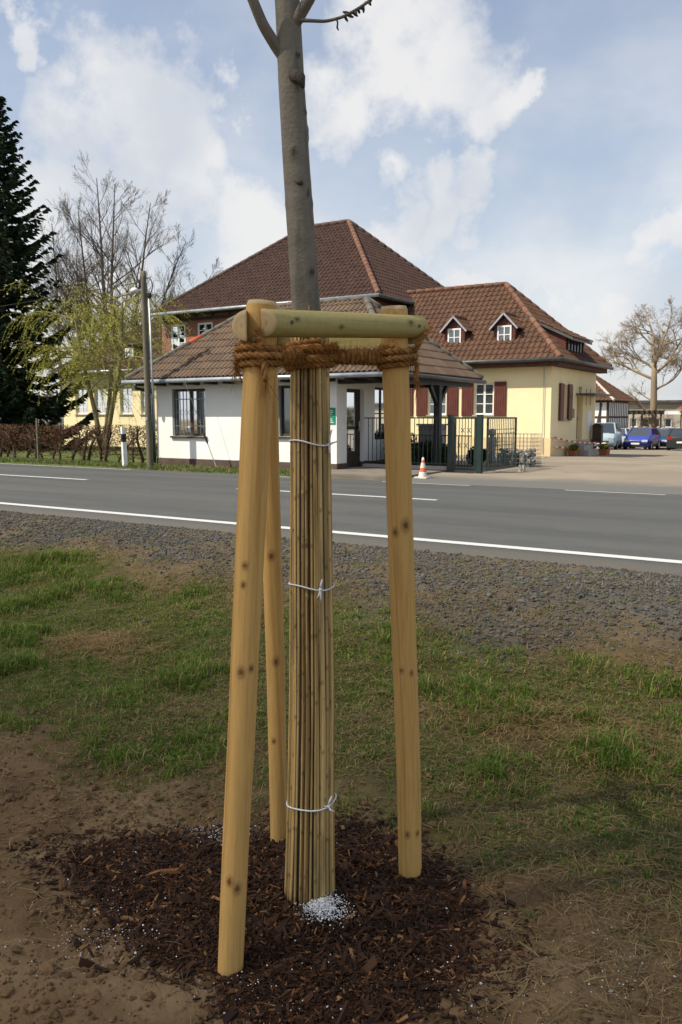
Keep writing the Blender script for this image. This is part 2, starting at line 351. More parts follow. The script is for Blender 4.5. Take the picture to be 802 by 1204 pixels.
# ------------------------------------------------------------------ road
def asphalt():
    m = bpy.data.materials.new('asphalt'); m.use_nodes = True; t = NT(m.node_tree)
    co = t.n('ShaderNodeTexCoord').outputs['Object']; sp = t.n('ShaderNodeSeparateXYZ', Vector=co); y = sp.outputs[1]
    st = t.v('MULTIPLY', co, (.12, 1.6, 1)); band = t.noise(st, 1.1, 5.0, .6)
    g = t.noise(co, 160, 3.0, .7); g2 = t.noise(co, 2.0, 6.0, .6)
    base = t.mix(t.ramp(band, .36, .62), c4((.052, .054, .052)), c4((.072, .073, .070)))
    base = t.mix(t.m('MULTIPLY', t.ramp(g2, .5, .75), .5), base, c4((.098, .092, .080)))
    # paler streak between the wheel tracks of each lane, dust at the edge
    for yc, wd in ((10.1, .55), (13.6, .55)):
        tr = t.m('SUBTRACT', 1.0, t.m('DIVIDE', t.m('ABSOLUTE', t.m('SUBTRACT', t.m('ADD', y, t.m('MULTIPLY', band, .5)), yc + .25)), wd))
        base = t.mix(t.m('MULTIPLY', t.ramp(tr, 0, 1), .42), base, c4((.105, .098, .085)))
    ed = t.m('ADD', t.ramp(t.m('ADD', y, t.m('MULTIPLY', g2, .25)), 8.05, 8.28, 1, 0), t.ramp(y, 15.45, 15.8, 0, .6))
    base = t.mix(t.m('MULTIPLY', ed, .7), base, c4((.10, .085, .066)))
    base = t.mix(t.ramp(g, .3, .75), t.mix(.28, base, c4((.03, .03, .03))), t.mix(.12, base, c4((.4, .4, .38))))
    b = t.n('ShaderNodeBsdfPrincipled', Roughness=.85, Base_Color=base); b.inputs['Specular IOR Level'].default_value = .25
    bp = t.n('ShaderNodeBump', Strength=.5, Height=g); bp.inputs['Distance'].default_value = .006; t.set(b.inputs['Normal'], bp.outputs[0])
    t.n('ShaderNodeOutputMaterial', Surface=b.outputs[0]); return m
M['asphalt'] = asphalt()
def road_z(y): return -.07 * ((np.asarray(y, float) - 11.8) / 3.55) ** 2 * .9 - .004
rx = axis([(-900, -60, 20), (-60, 30, 180), (30, 900, 20)]); ry = np.array([7.80, 7.97, 8.3, 9, 10, 11, 11.8, 12.6, 13.6, 14.6, 15.4, 15.72])
mb = MB(); X, Y = np.meshgrid(rx, ry); Z = road_z(Y); Yj = Y + np.where(Y < 7.9, (fbm(X * 1.7, Y * 0, 41) - .5) * .22, 0); Z = np.where(Y < 7.9, -.16, Z)
n = len(rx); i = np.arange(len(ry) - 1)[:, None] * n; j = np.arange(n - 1)[None, :]
mb.add(np.stack([X, Yj, Z], -1).reshape(-1, 3), np.stack([i + j, i + j + 1, i + n + j + 1, i + n + j], -1).reshape(-1, 4)); mb.build('road', M['asphalt'], smooth=True, kind='structure')
def paint():
    m = bpy.data.materials.new('road_paint'); m.use_nodes = True; t = NT(m.node_tree); co = t.n('ShaderNodeTexCoord').outputs['Object']
    f = t.ramp(t.noise(co, 30, 8.0, .7), .58, .72); b = t.n('ShaderNodeBsdfPrincipled', Roughness=.7, Base_Color=t.mix(t.m('MULTIPLY', f, .6), c4((.50, .50, .48)), c4((.14, .14, .13)))); t.n('ShaderNodeOutputMaterial', Surface=b.outputs[0]); return m
M['paint'] = paint()
def line(x0, x1, y, wd):
    mb = MB(); xs = np.arange(x0, x1 + .01, min(2.0, (x1 - x0))); k = len(xs)
    for q, yy in enumerate((y - wd / 2, y, y + wd / 2)): mb.add(np.stack([xs, np.full(k, yy), np.full(k, float(road_z(yy)) + .005)], -1), np.zeros((0, 4), int))
    F = [(r * k + a, r * k + a + 1, (r + 1) * k + a + 1, (r + 1) * k + a) for r in range(2) for a in range(k - 1)]
    mb.F.append(np.array(F)); mb.build('road_line', M['paint'], kind='structure')
line(-300, 60, 8.26, .14)
line(-17.9 - 12, -11.74 - 12, 11.8, .13); line(-17.6, -11.74, 11.8, .13); line(-9.6, -3.96, 11.8, .13); line(-1.6, 4.2, 11.8, .13)
line(-300, -14.41, 15.33, .13); line(-12.3, -10.55, 15.33, .13); line(-8.55, -6.52, 15.33, .13); line(-4.65, -2.86, 15.33, .13); line(-.9, 60, 15.33, .13)

# yard and apron behind the road
def yard_mat():
    m = bpy.data.materials.new('yard_surface'); m.use_nodes = True; t = NT(m.node_tree); co = t.n('ShaderNodeTexCoord').outputs['Object']
    sp = t.n('ShaderNodeSeparateXYZ', Vector=co)
    a = t.noise(co, .35, 6.0, .6); g = t.noise(co, 90, 3.0, .7); pt = t.noise(t.v('ADD', co, (9, 3, 0)), .9, 4.0)
    c = t.mix(t.ramp(a, .35, .65), c4((.225, .19, .145)), c4((.285, .24, .18)))
    c = t.mix(t.ramp(pt, .55, .7, 0, .5), c, c4((.17, .155, .13)))
    nearroad = t.ramp(t.m('ADD', sp.outputs[1], t.m('MULTIPLY', a, 2.0)), 17.4, 19.0, 1, 0)
    c = t.mix(nearroad, c, c4((.135, .132, .122)))
    c = t.mix(t.ramp(g, .35, .75, 0, .25), c, c4((.06, .055, .05)))
    b = t.n('ShaderNodeBsdfPrincipled', Roughness=.95, Base_Color=c); b.inputs['Specular IOR Level'].default_value = .1
    bp = t.n('ShaderNodeBump', Strength=.4, Height=g); bp.inputs['Distance'].default_value = .008; t.set(b.inputs['Normal'], bp.outputs[0])
    t.n('ShaderNodeOutputMaterial', Surface=b.outputs[0]); return m
M['yard'] = yard_mat()
mb = MB(); ys = np.array([15.70, 15.9, 16.4, 18, 21, 24, 26, 30, 36, 44, 52, 62, 80, 120]); zs = yard_z(ys); zs[0] = -.10; zs[1] = -.075; zs[2] = -.045
xa = np.array([-8.6, -8.6, -8.6, -8.6, -10.5, -12, -12, -12, -13, -26, -26, -26, -26, -26]); xb = np.full(len(ys), 60.); xb[:3] = (9, 9, 10)
cols = 24; V = []
for k in range(len(ys)):
    for q in range(cols): V.append((xa[k] + (xb[k] - xa[k]) * q / (cols - 1), ys[k], zs[k]))
F = [(a * cols + b, a * cols + b + 1, (a + 1) * cols + b + 1, (a + 1) * cols + b) for a in range(len(ys) - 1) for b in range(cols - 1)]
mb.add(V, F); mb.build('yard', M['yard'], kind='structure')
M['pave'] = mat('worn_paving', (.20, .17, .135), .95, (.15, .13, .105), 2, 8, .3, 60)
mb = MB(); mb.box(-11.1, -8.45, 15.95, 18.9, -.25, .015); mb.build('pavement', M['pave'], kind='structure')
mb = MB(); mb.box(-11.1, -8.42, 15.80, 15.948, -.25, .0); mb.build('kerb', M['pave'], kind='structure')
mb = MB(); mb.box(-10.5, -8.7, 25.0, 26.6, -.2, .006 + float(yard_z(25.0))); mb.build('paving_slab', M['conc'], kind='structure')

# ------------------------------------------------------------------ building tools
class Face:
    """a wall plane: u runs along it, n points out of it"""
    def __init__(s, o, u, n): s.o = np.array(o, float); s.u = np.array(u, float); s.n = np.array(n, float)
    def p(s, u, n, z): return s.o + s.u * u + s.n * n + np.array([0, 0, z])
    def box(s, mb, u0, u1, n0, n1, z0, z1, col=None):
        V = [s.p(u, n, z) for z in (z0, z1) for n in (n0, n1) for u in (u0, u1)]
        return mb.add(V, BOXF, col)
def wall_mb(mb, f, u0, u1, z0, z1, th, ops):
    us = sorted({u0, u1, *[o[0] for o in ops], *[o[1] for o in ops]})
    for a, b in zip(us[:-1], us[1:]):
        cut = sorted([(o[2], o[3]) for o in ops if o[0] < (a + b) / 2 < o[1]]); z = z0
        for lo, hi in cut:
            if lo > z: f.box(mb, a, b, -th, 0, z, lo)
            z = hi
        if z1 > z: f.box(mb, a, b, -th, 0, z, z1)
    return mb
def window(parent, f, u0, u1, z0, z1, cols, rows, fm, gm, rec=.10, fr=.06, mun=.025, sill=None, name='window', mull=0.05, transom=None):
    mb = MB(); n0, n1 = -rec - .05, -rec
    for a, b, c, d in ((u0, u0 + fr, z0, z1), (u1 - fr, u1, z0, z1), (u0 + fr, u1 - fr, z0, z0 + fr), (u0 + fr, u1 - fr, z1 - fr, z1)): f.box(mb, a, b, n0, n1, c, d)
    U = np.linspace(u0 + fr, u1 - fr, cols + 1); Zs = np.linspace(z0 + fr, z1 - fr, rows + 1)
    if transom is not None: Zs = np.array([z0 + fr] + list(transom) + [z1 - fr])
    for q in U[1:-1]: f.box(mb, q - mull / 2, q + mull / 2, n0 + .004, n1 - .004, z0 + fr, z1 - fr)
    for q in Zs[1:-1]:
        for a, b in zip(U[:-1], U[1:]): f.box(mb, a + (mull / 2 if a > U[0] else 0), b - (mull / 2 if b < U[-1] else 0), n0 + .01, n1 - .01, q - mun / 2, q + mun / 2)
    o = mb.build(name, fm, parent)
    for a, b in zip(U[:-1], U[1:]):
        for c, d in zip(Zs[:-1], Zs[1:]):
            g = MB(); f.box(g, a, b, n0 + .018, n0 + .026, c, d); g.build('pane', gm, o)
    if sill is not None:
        g = MB(); f.box(g, u0 - .05, u1 + .05, -rec - .05, .06, z0 - .05, z0 - .002); g.build('sill', sill, o)
    return o

def tile_grid(mb_list, A, B, Rt, Lt, tw, th, prof, colfn, lift=.03):
    """tiles on the roof face with eave A->B and ridge ends Lt (above A side) and Rt; returns list of (verts, faces, colour, full)"""
    A, B, Rt, Lt = (np.asarray(q, float) for q in (A, B, Rt, Lt))
    u = (B - A); W = np.linalg.norm(u); u /= W
    nrm = np.cross(u, (Lt - A)); nrm /= np.linalg.norm(nrm); v = np.cross(nrm, u)
    H = (Lt - A) @ v; lu = (Lt - A) @ u; ru = (Rt - A) @ u
    L = lambda q: lu * q / H
    Rr = lambda q: W + (ru - W) * q / H
    out = []; rows = int(math.ceil(H / th)); npf = len(prof)
    for r in range(rows):
        v0 = r * th - .03; v1 = min((r + 1) * th, H); off = 0
        for cidx in range(int(math.ceil(W / tw)) + 1):
            a = cidx * tw + off; b = a + tw
            if b <= L(max(v0, 0)) or a >= Rr(max(v0, 0)): continue
            V = []; us = a + np.array([p[0] for p in prof]) * tw; hs = np.array([p[1] for p in prof])
            full = a >= L(v1) and b <= Rr(v1)
            j = rng.normal(0, .004)
            for vv, hh in ((v0, -.012), (v0, lift + j), (v1 + .005, .004)):
                lo, hi = L(max(vv, 0)), Rr(max(vv, 0)); uu = np.clip(us, lo, max(hi, lo))
                zz = hs + hh if hh > 0 else hs * .9 + hh + lift * .3
                V.append(A + uu[:, None] * u + vv * v + zz[:, None] * nrm)
            Fc = [(q * npf + p, q * npf + p + 1, (q + 1) * npf + p + 1, (q + 1) * npf + p) for q in range(2) for p in range(npf - 1)]
            out.append((np.concatenate(V), Fc, colfn(), full, A + a * u + (r * th) * v))
    return out, u, v, nrm
PAN = [(0, .012), (.14, .045), (.30, .048), (.46, .014), (.62, .0), (.82, .0), (1.0, .012)]
DBL = [(0, .0), (.10, .032), (.25, .036), (.38, .004), (.5, .0), (.60, .032), (.75, .036), (.88, .004), (1.0, .0)]
def capline(mb, a, b, r, seg, col, up=.02):
    a = np.asarray(a, float); b = np.asarray(b, float); d = b - a; L = np.linalg.norm(d); d /= L; k = max(1, int(L / seg)); out = []
    for q in range(k):
        p0 = a + d * (q * L / k - .02); p1 = a + d * ((q + 1) * L / k + .02); m = MB()
        m.tube(np.array([p0 + (0, 0, up), p0 + d * .04 + (0, 0, up), p1 + (0, 0, up)]), [r * 1.12, r * 1.12, r * .92], 10, np.array([col() for _ in range(3)])); out.append(m)
    return out
def merge(mbs):
    o = MB()
    for m in mbs:
        for V, Cq in zip(m.V, m.Cc): o.V.append(V); o.Cc.append(Cq)
        for F in m.F: o.F.append(F + o.n)
        o.n += m.n
    return o
def slab_roof(poly_faces, th=.06):
    mb = MB()
    for f in poly_faces: mb.poly(f)
    return mb
def clay():
    k = rng.normal(1, .08); b = rng.random(); c = np.array((.100, .050, .028)) * (1 - b * .55) + np.array((.074, .040, .025)) * b * .55
    return c * k
def clay_dark():
    k = rng.normal(1, .10); return np.array((.054, .028, .020)) * k
def greyt():
    k = rng.normal(1, .10); b = rng.random(); return (np.array((.128, .085, .055)) * (1 - b * .5) + np.array((.088, .062, .044)) * b * .5) * k

# ------------------------------------------------------------------ gatehouse
gh = thing('gatehouse', 'small white rendered gatehouse with grey-brown tiled hip roof beside the road', 'gatehouse', (-13.9, 17.3, 0))
FF = Face((0, 17.23, 0), (1, 0, 0), (0, -1, 0)); FS = Face((-10.89, 0, 0), (0, 1, 0), (1, 0, 0))
FL = Face((-16.89, 0, 0), (0, 1, 0), (-1, 0, 0)); FB = Face((0, 20.9, 0), (1, 0, 0), (0, 1, 0))
wops = [(-16.30, -15.09, .77, 2.06), (-12.68, -11.50, .80, 2.09)]; dop = (17.70, 18.55, .02, 2.0); sop = (19.10, 20.1, .70, 2.07)
mb = MB(); wall_mb(mb, FF, -16.89, -10.89, .15, 2.32, .24, wops); mb.build('front_wall', M['plaster_w'], gh)
mb = MB(); wall_mb(mb, FS, 17.47, 20.9, .15, 2.32, .24, [(dop[0], dop[1], .15, 2.0), sop]); mb.build('side_wall', M['plaster_w'], gh)
mb = MB(); FL.box(mb, 17.47, 20.9, -.24, 0, .15, 2.32); mb.build('rear_wall', M['plaster_w'], gh)
mb = MB(); FB.box(mb, -16.65, -11.13, -.24, 0, .15, 2.32); mb.build('rear_wall', M['plaster_w'], gh)
mb = MB(); FF.box(mb, -16.91, -10.87, -.26, .02, -.4, .15); FS.box(mb, 17.49, 17.70, -.26, .02, -.4, .15); FS.box(mb, 18.55, 20.92, -.26, .02, -.4, .15); FL.box(mb, 17.49, 20.92, -.26, .02, -.4, .15); mb.build('plinth', M['plinth_b'], gh)
mb = MB(); mb.box(-16.6, -11.2, 17.5, 20.6, .0, .02); mb.build('floor', M['room'], gh)
for k, (a, b, c, d) in enumerate(wops):
    o = window(gh, FF, a, b, c, d, 2, 1, M['dwood'], M['glass'], .10, .07, .03, M['dwood'], 'casement_window', .09)
    mb = MB(); FF.box(mb, a + .005, a + .05, -.098, -.02, c, d); mb.build('reveal_strip', M['cabinet'], o)
    us = np.linspace(a + .05, b - .05, 60); V = []
    for z in (c + .05, d - .05):
        for q in us: V.append(FF.p(q, -.235 + .018 * math.sin(q * 95), z))
    m2 = MB(); m2.add(V, [(q, q + 1, 61 + q, 60 + q) for q in range(59)]); m2.build('curtain', M['curtain'], o, smooth=True)
    if k == 0:
        m2 = MB()
        for q in np.linspace(a + .12, b - .1, 9): m2.add(*(lambda t: (t.V[0], t.F[0]))(MB().bar(FF.p(q, -.05, c + .06), FF.p(q, -.05, d - .06), .014, .014)))
        for z in (c + .28, d - .28): m2.add(*(lambda t: (t.V[0], t.F[0]))(MB().bar(FF.p(a + .055, -.05, z), FF.p(b - .02, -.05, z), .012, .02)))
        for q in np.linspace(a + .195, b - .175, 4):
            for z in (c + .65,):
                th = np.linspace(0, 2 * math.pi, 13); m2.tube(np.array([FF.p(q + .05 * math.cos(t), -.05, z + .07 * math.sin(t)) for t in th]), .006, 4)
        m2.build('grille', M['steel'], o)
# door and side window
mb = MB(); a, b, z0, z1 = dop; FS.box(mb, a + .001, a + .07, -.2, -.12, z0, z1); FS.box(mb, b - .07, b - .001, -.2, -.12, z0, z1); FS.box(mb, a + .07, b - .07, -.2, -.12, z1 - .09, z1); FS.box(mb, a + .07, b - .07, -.19, -.13, z0, .42); FS.box(mb, a + .07, b - .07, -.19, -.13, .98, 1.06)
FS.box(mb, a + .07, a + .16, -.19, -.13, .42, z1 - .09); FS.box(mb, b - .16, b - .07, -.19, -.13, .42, z1 - .09)
door = mb.build('door', M['dwood'], gh)
for lo, hi in ((.42, .98), (1.06, z1 - .09)):
    g = MB(); FS.box(g, a + .16, b - .16, -.165, -.155, lo, hi); g.build('pane', M['glass'], door)
g = MB(); us = np.linspace(a + .2, b - .12, 40); g.add([FS.p(q, -.26 + .02 * math.sin(q * 60), z) for z in (.1, 1.9) for q in us], [(q, q + 1, 41 + q, 40 + q) for q in range(39)]); g.build('curtain', M['curtain'], door, smooth=True)
g = MB(); g.tube([FS.p(b - .11, -.13, .95), FS.p(b - .11, -.09, .95), FS.p(b - .11, -.08, 1.05), FS.p(b - .11, -.08, 1.18)], .012, 6); g.build('handle', M['chrome'], door)
g = MB(); FS.box(g, a - .03, b + .03, -.26, .22, -.3, .018); g.build('doorstep', M['conc'], gh)
window(gh, FS, sop[0], sop[1], sop[2], sop[3], 2, 2, M['dwood'], M['glass'], .10, .06, .03, None, 'casement_window', .07)
g = MB(); FS.box(g, 17.5, 17.56, 0, .025, .98, 1.10); g.build('bell_plate', M['white'], gh)
g = MB(); FS.box(g, 18.78, 18.86, 0, .03, 1.02, 1.10); g.build('light_switch', M['white'], gh)
# roof
e = 2.34; E0 = (-17.5, 16.72, e); E1 = (-9.01, 16.72, e); E2 = (-9.01, 21.72, e); E3 = (-17.5, 21.72, e); P0 = (-14.95, 19.22, 4.36); P1 = (-11.24, 19.22, 4.36)
mb = MB()
for f in ((E0, E1, P1, P0), (E1, E2, P1), (E2, E3, P0, P1), (E3, E0, P0)): mb.poly(f)
dz = np.array([0, 0, .10]); bot = [np.array(q) - dz for q in (E0, E1, E2, E3)]; mb.poly(bot[::-1])
for q in range(4): mb.poly([bot[q], bot[(q + 1) % 4], np.array((E0, E1, E2, E3)[(q + 1) % 4]), np.array((E0, E1, E2, E3)[q])])
roof = mb.build('roof', M['roofcore'], gh)
TW, TH = .30, .335
var = []
for k in range(8):
    m = MB(); npf = len(DBL); V = []
    for vv, hh in ((-.03, -.012), (-.03, .03), (TH + .005, .004)):
        hs = np.array([p[1] for p in DBL]); zz_ = hs + hh if hh > 0 else hs * .9 + hh + .009
        V += [(p[0] * TW, vv, zz_[i_]) for i_, p in enumerate(DBL)]
    m.add(V, [(q * npf + p, q * npf + p + 1, (q + 1) * npf + p + 1, (q + 1) * npf + p) for q in range(2) for p in range(npf - 1)], greyt()); var.append(m.mesh('roof_tile'))
    var[-1].materials.append(M['tile'])
rest = []; cnt = 0
for fi, (A, B, Rt, Lt) in enumerate(((E0, E1, P1, P0), (E1, E2, P1, P1), (E2, E3, P0, P1), (E3, E0, P0, P0))):
    out, u, v, nr = tile_grid(None, A, B, Rt, Lt, TW, TH, DBL, greyt)
    for V, Fc, col, full, org in out:
        if np.ptp(V, axis=0).max() < .05: continue
        m = MB().add(V, Fc, col)
        if fi > 1 or cnt >= 300: rest.append(m); continue
        cnt += 1
        if full:
            o = link('roof_tile', var[rng.integers(8)], None, roof)
            mm = Matrix.Identity(4)
            for r_ in range(3): mm[r_][0] = u[r_]; mm[r_][1] = v[r_]; mm[r_][2] = nr[r_]; mm[r_][3] = org[r_] + nr[r_] * rng.normal(0, .003)
            o.matrix_basis = mm
        else: m.build('roof_tile', M['tile'], roof)
merge(rest).build('roof_tiles_behind', M['tile'], roof, kind='stuff')
hipc = lambda: np.array((.12, .105, .085)) * rng.normal(1, .12)
for a, b in ((E0, P0), (E1, P1), (E2, P1), (P0, P1)):
    for q, m in enumerate(capline(None, a, b, .085, .38, hipc)):
        if a is E0 and q == 5: m.Cc = [np.tile((.42, .085, .04), (len(x), 1)) for x in m.Cc]
        m.build('ridge_tile', M['tile'], roof, smooth=True)
g = MB(); g.tube([(-17.62, 16.672, 2.255), (-13, 16.672, 2.258), (-9.0, 16.672, 2.265)], .058, 10); g.build('gutter', M['zinc'], gh, smooth=True)
g = MB(); g.tube([(-8.93, 16.60, 2.26), (-8.93, 21.8, 2.25)], .055, 10); g.build('gutter', M['dzinc'], gh, smooth=True)
g = MB(); g.tube([(-17.1, 16.64, 2.2), (-17.1, 16.66, 2.08), (-16.97, 16.95, 2.02), (-16.95, 17.15, 1.95), (-16.95, 17.16, 1.2), (-16.95, 17.16, .0)], .045, 8); g.build('downpipe', M['green_metal'], gh, smooth=True)
for k, x in enumerate(np.arange(-17.2, -9.3, .62)):
    g = MB(); g.box(x, x + .08, 16.76, 17.22, 2.15, 2.235); g.build('rafter_end', M['dwood'], gh)
g = MB(); g.box(-9.30, -9.16, 17.0, 21.3, 2.09, 2.235); g.build('porch_beam', M['black'], gh)
g = MB(); g.box(-9.31, -9.15, 19.36, 19.52, -.2, 2.09); g.bar((-9.23, 19.44, 1.55), (-9.23, 18.95, 2.08), .09, .09); g.bar((-9.23, 19.44, 1.55), (-9.23, 19.95, 2.08), .09, .09); g.build('porch_post', M['black'], gh)
for y in (17.25, 20.8): g = MB(); g.box(-10.86, -9.32, y, y + .1, 2.09, 2.2); g.build('porch_beam', M['black'], gh)
# green sign plates on the front wall
sg = thing('wall_sign', 'green notice plate screwed to the white gatehouse wall near its door', 'sign', FF.p(-11.01, .012, 1.1))
g = MB(); FF.box(g, -11.16, -10.925, .003, .018, 1.12, 1.29); g.build('lower_plate', M['cgreen'], sg)
g = MB(); FF.box(g, -11.16, -10.925, .003, .018, 1.305, 1.52); g.build('upper_plate', M['cgreen'], sg)
for z in (1.245, 1.20, 1.16, 1.45, 1.41, 1.36):
    g = MB(); FF.box(g, -11.14, -10.96 - rng.random() * .05, .018, .021, z - .008, z + .008); g.build('print_line', M['white'], sg)

# ------------------------------------------------------------------ the big house
ho = thing('manor_house', 'yellow manor house with brown tiled hip roofs, dormers and maroon shutters', 'house', (-22, 29, 0))
HF = Face((0, 28.95, 0), (1, 0, 0), (0, -1, 0)); HS = Face((-9.36, 0, 0), (0, 1, 0), (1, 0, 0))
winx = [-11.885, -13.775, -15.665]; fops = [(x - .38, x + .38, 1.37, 2.53) for x in winx]
mb = MB(); wall_mb(mb, HF, -16.6, -9.36, .56, 3.32, .35, fops); mb.build('wall', M['plaster_y'], ho)
mb = MB(); HF.box(mb, -16.6, -9.33, -.38, .03, -1, .56); mb.build('plinth', M['plinth_y'], ho)
sops = [(30.22, 30.80, 1.2, 2.47), (31.4, 31.58, 1.5, 2.42), (32.1, 32.9, .42, 2.12), (32.3, 32.7, 2.2, 2.45), (33.3, 33.45, 1.75, 2.4), (33.85, 34.0, 1.75, 2.4)]
mb = MB(); wall_mb(mb, HS, 29.30, 34.7, .42, 3.32, .35, sops); mb.build('wall', M['plaster_y'], ho)
mb = MB(); HS.box(mb, 29.33, 34.7, -.38, .03, -1, .42); mb.build('plinth', M['plinth_y'], ho)
mb = MB(); mb.box(-16.6, -9.7, 34.36, 34.7, -1, 3.3); mb.build('rear_wall', M['plaster_y'], ho)
for x in winx:
    window(ho, HF, x - .38, x + .38, 1.37, 2.53, 2, 3, M['white'], M['dglass'], .06, .06, .028, M['conc'], 'window', .08)
    for sgn in (-1, 1):
        g = MB(); u0 = x + sgn * .64; HF.box(g, u0 - .23, u0 + .23, .005, .045, 1.33, 2.57); sh = g.build('shutter', M['shutter'], ho)
        for q in range(-2, 3):
            g = MB(); HF.box(g, u0 + q * .09 - .038, u0 + q * .09 + .038, .045, .053, 1.36, 2.54); g.build('slat', M['shutter'], sh)
window(ho, HS, 30.22, 30.80, 1.2, 2.47, 2, 3, M['white'], M['dglass'], .1, .05, .025, M['conc'])
for y in (30.0, 31.02):
    g = MB(); HS.box(g, y - .2, y + .2, .02, .09, 1.16, 2.5); g.build('shutter', M['shutter'], ho)
for k in (1, 4, 5): window(ho, HS, sops[k][0], sops[k][1], sops[k][2], sops[k][3], 1, 1, M['white'], M['dglass'], .15, .02, .02)
g = MB(); HS.box(g, 32.1, 32.9, -.25, -.2, .42, 2.12); dr = g.build('door', mat('ochre_door', (.42, .30, .14), .6), ho); g = MB(); HS.box(g, 32.78, 32.83, -.2, -.15, 1.15, 1.3); g.build('handle', M['chrome'], dr)
g = MB(); HS.box(g, 32.3, 32.7, -.22, -.2, 2.2, 2.45); g.build('fanlight', M['dglass'], ho)
g = MB(); HS.box(g, 31.9, 34.6, .0, .75, 2.12, 2.19); g.build('door_canopy', M['dzinc'], ho)
for k in range(3):
    g = MB(); HS.box(g, 31.9 - k * .08, 33.0 + k * .08, .0 if k == 0 else .222 + (k - 1) * .19, .22 + k * .19, -.9, .38 - k * .17); g.build('step', M['conc'], ho)
g = MB(); HS.box(g, 31.45, 31.75, .003, .02, 1.25, 1.6); g.build('brass_plaque', mat('brass_plaque', (.22, .16, .06), .5), ho)
# poster hanging by the door (printed sheet)
ps = MB(); HS.box(ps, 33.55, 34.2, .004, .012, .75, 1.55); ps.build('poster', M['white'], None, label='pale printed poster fixed to yellow wall beyond the entrance door', cat='poster')
# main block
BF = Face((0, 28.93, 0), (1, 0, 0), (0, -1, 0))
mops = [(-27.95, -27.05, 4.33, 5.50), (-26.32, -25.42, 4.33, 5.50), (-24.4, -23.5, 4.33, 5.5), (-22.4, -21.5, 4.33, 5.5), (-20.4, -19.5, 4.33, 5.5), (-18.4, -17.5, 4.33, 5.5)]
mops = [(a + .6, b + .6, c, d) for a, b, c, d in mops]
mb = MB(); wall_mb(mb, BF, -27.9, -16.6, 3.4, 6.1, .35, mops); mb.build('brick_wall', M['brick'], ho)
mb = MB(); BF.box(mb, -27.9, -16.602, -.35, -.002, -.5, 3.4); mb.build('wall', M['plaster_y'], ho)
mb = MB(); mb.box(-16.95, -16.6, 29.28, 38.9, 2.0, 6.1); mb.build('wall', M['brick'], ho); mb = MB(); mb.box(-27.9, -27.55, 29.28, 38.9, -.5, 6.1); mb.build('wall', M['brick'], ho)
for (a, b, c, d) in mops: window(ho, BF, a, b, c, d, 2, 4, M['white'], M['dglass'], .02, .09, .035, None, 'window', .10)
for z in (5.62, 5.92, 4.1):
    g = MB(); BF.box(g, -27.9, -16.6, .003, .03, z, z + .13); g.build('timber_beam', M['dwood'], ho)
for x in np.arange(-27.8, -16.7, .98):
    g = MB(); BF.box(g, x, x + .12, .004, .028, 5.755, 5.915); g.build('timber_stud', M['dwood'], ho)
# left wing
lops = [(x - .42, x + .42, 1.43, 2.72) for x in (-33.6, -32.2, -30.4, -29.0)]
mb = MB(); wall_mb(mb, HF, -34.95, -27.9, -.5, 3.5, .35, lops); mb.build('wall', M['plaster_y'], ho)
mb = MB(); mb.box(-34.95, -34.6, 29.3, 34.7, -.5, 3.5); mb.build('wall', M['plaster_y'], ho); mb = MB(); mb.box(-34.6, -27.9, 34.36, 34.7, -.5, 3.5); mb.build('rear_wall', M['plaster_y'], ho)
for (a, b, c, d) in lops: window(ho, HF, a, b, c, d, 2, 4, M['white'], M['dglass'], .1, .07, .03, M['conc'])

def core_and_tiles(name, faces, bottom, colfn, tw=.215, th=.30, prof=PAN):
    mb = MB()
    for A, B, Rt, Lt in faces: mb.poly([A, B, Rt, Lt])
    mb.poly(bottom[::-1])
    o = mb.build(name, M['roofcore'], ho); al = []
    for A, B, Rt, Lt in faces:
        out, *_ = tile_grid(None, A, B, Rt, Lt, tw, th, prof, colfn)
        al += [MB().add(V, Fc, col) for V, Fc, col, full, org in out if np.ptp(V, axis=0).max() > .03]
    merge(al).build('roof_tiles', M['tile'], o, kind='stuff'); return o
ridc = lambda: np.array((.15, .074, .047)) * rng.normal(1, .12)
ridm = lambda: np.array((.10, .065, .05)) * rng.normal(1, .12)
# right wing roof
e = 3.32; a0, a1, a2, a3 = (-16.98, 28.47, e), (-8.93, 28.47, e), (-8.93, 35.15, e), (-16.98, 35.15, e); q0, q1 = (-16.98, 31.81, 6.46), (-12.22, 31.81, 6.46)
rw = core_and_tiles('wing_roof', [(a0, a1, q1, q0), (a1, a2, q1, q1), (a2, a3, q0, q1)], [a0, a1, a2, a3], clay)
merge([m for a, b in ((a1, q1), (a2, q1), (q0, q1)) for m in capline(None, a, b, .10, .40, ridc)]).build('ridge_tiles', M['tile'], rw, smooth=True, kind='stuff')
g = MB(); g.tube([(-16.5, 28.41, 3.27), (-8.85, 28.41, 3.27)], .07, 8); g.build('gutter', M['dzinc'], ho, smooth=True); g = MB(); g.tube([(-8.86, 28.45, 3.27), (-8.86, 35.2, 3.27)], .07, 8); g.build('gutter', M['dzinc'], ho, smooth=True)
g = MB(); g.box(-16.5, -9.0, 28.52, 28.949, 3.06, 3.26); g.box(-9.359, -9.0, 28.95, 35.0, 3.06, 3.26); g.build('eave_board', M['soffit'], ho)
g = MB(); g.tube([(-9.62, 28.90, 3.2), (-9.62, 28.90, 1.5), (-9.60, 28.88, .0)], .012, 5); g.build('lightning_wire', M['zinc'], ho)
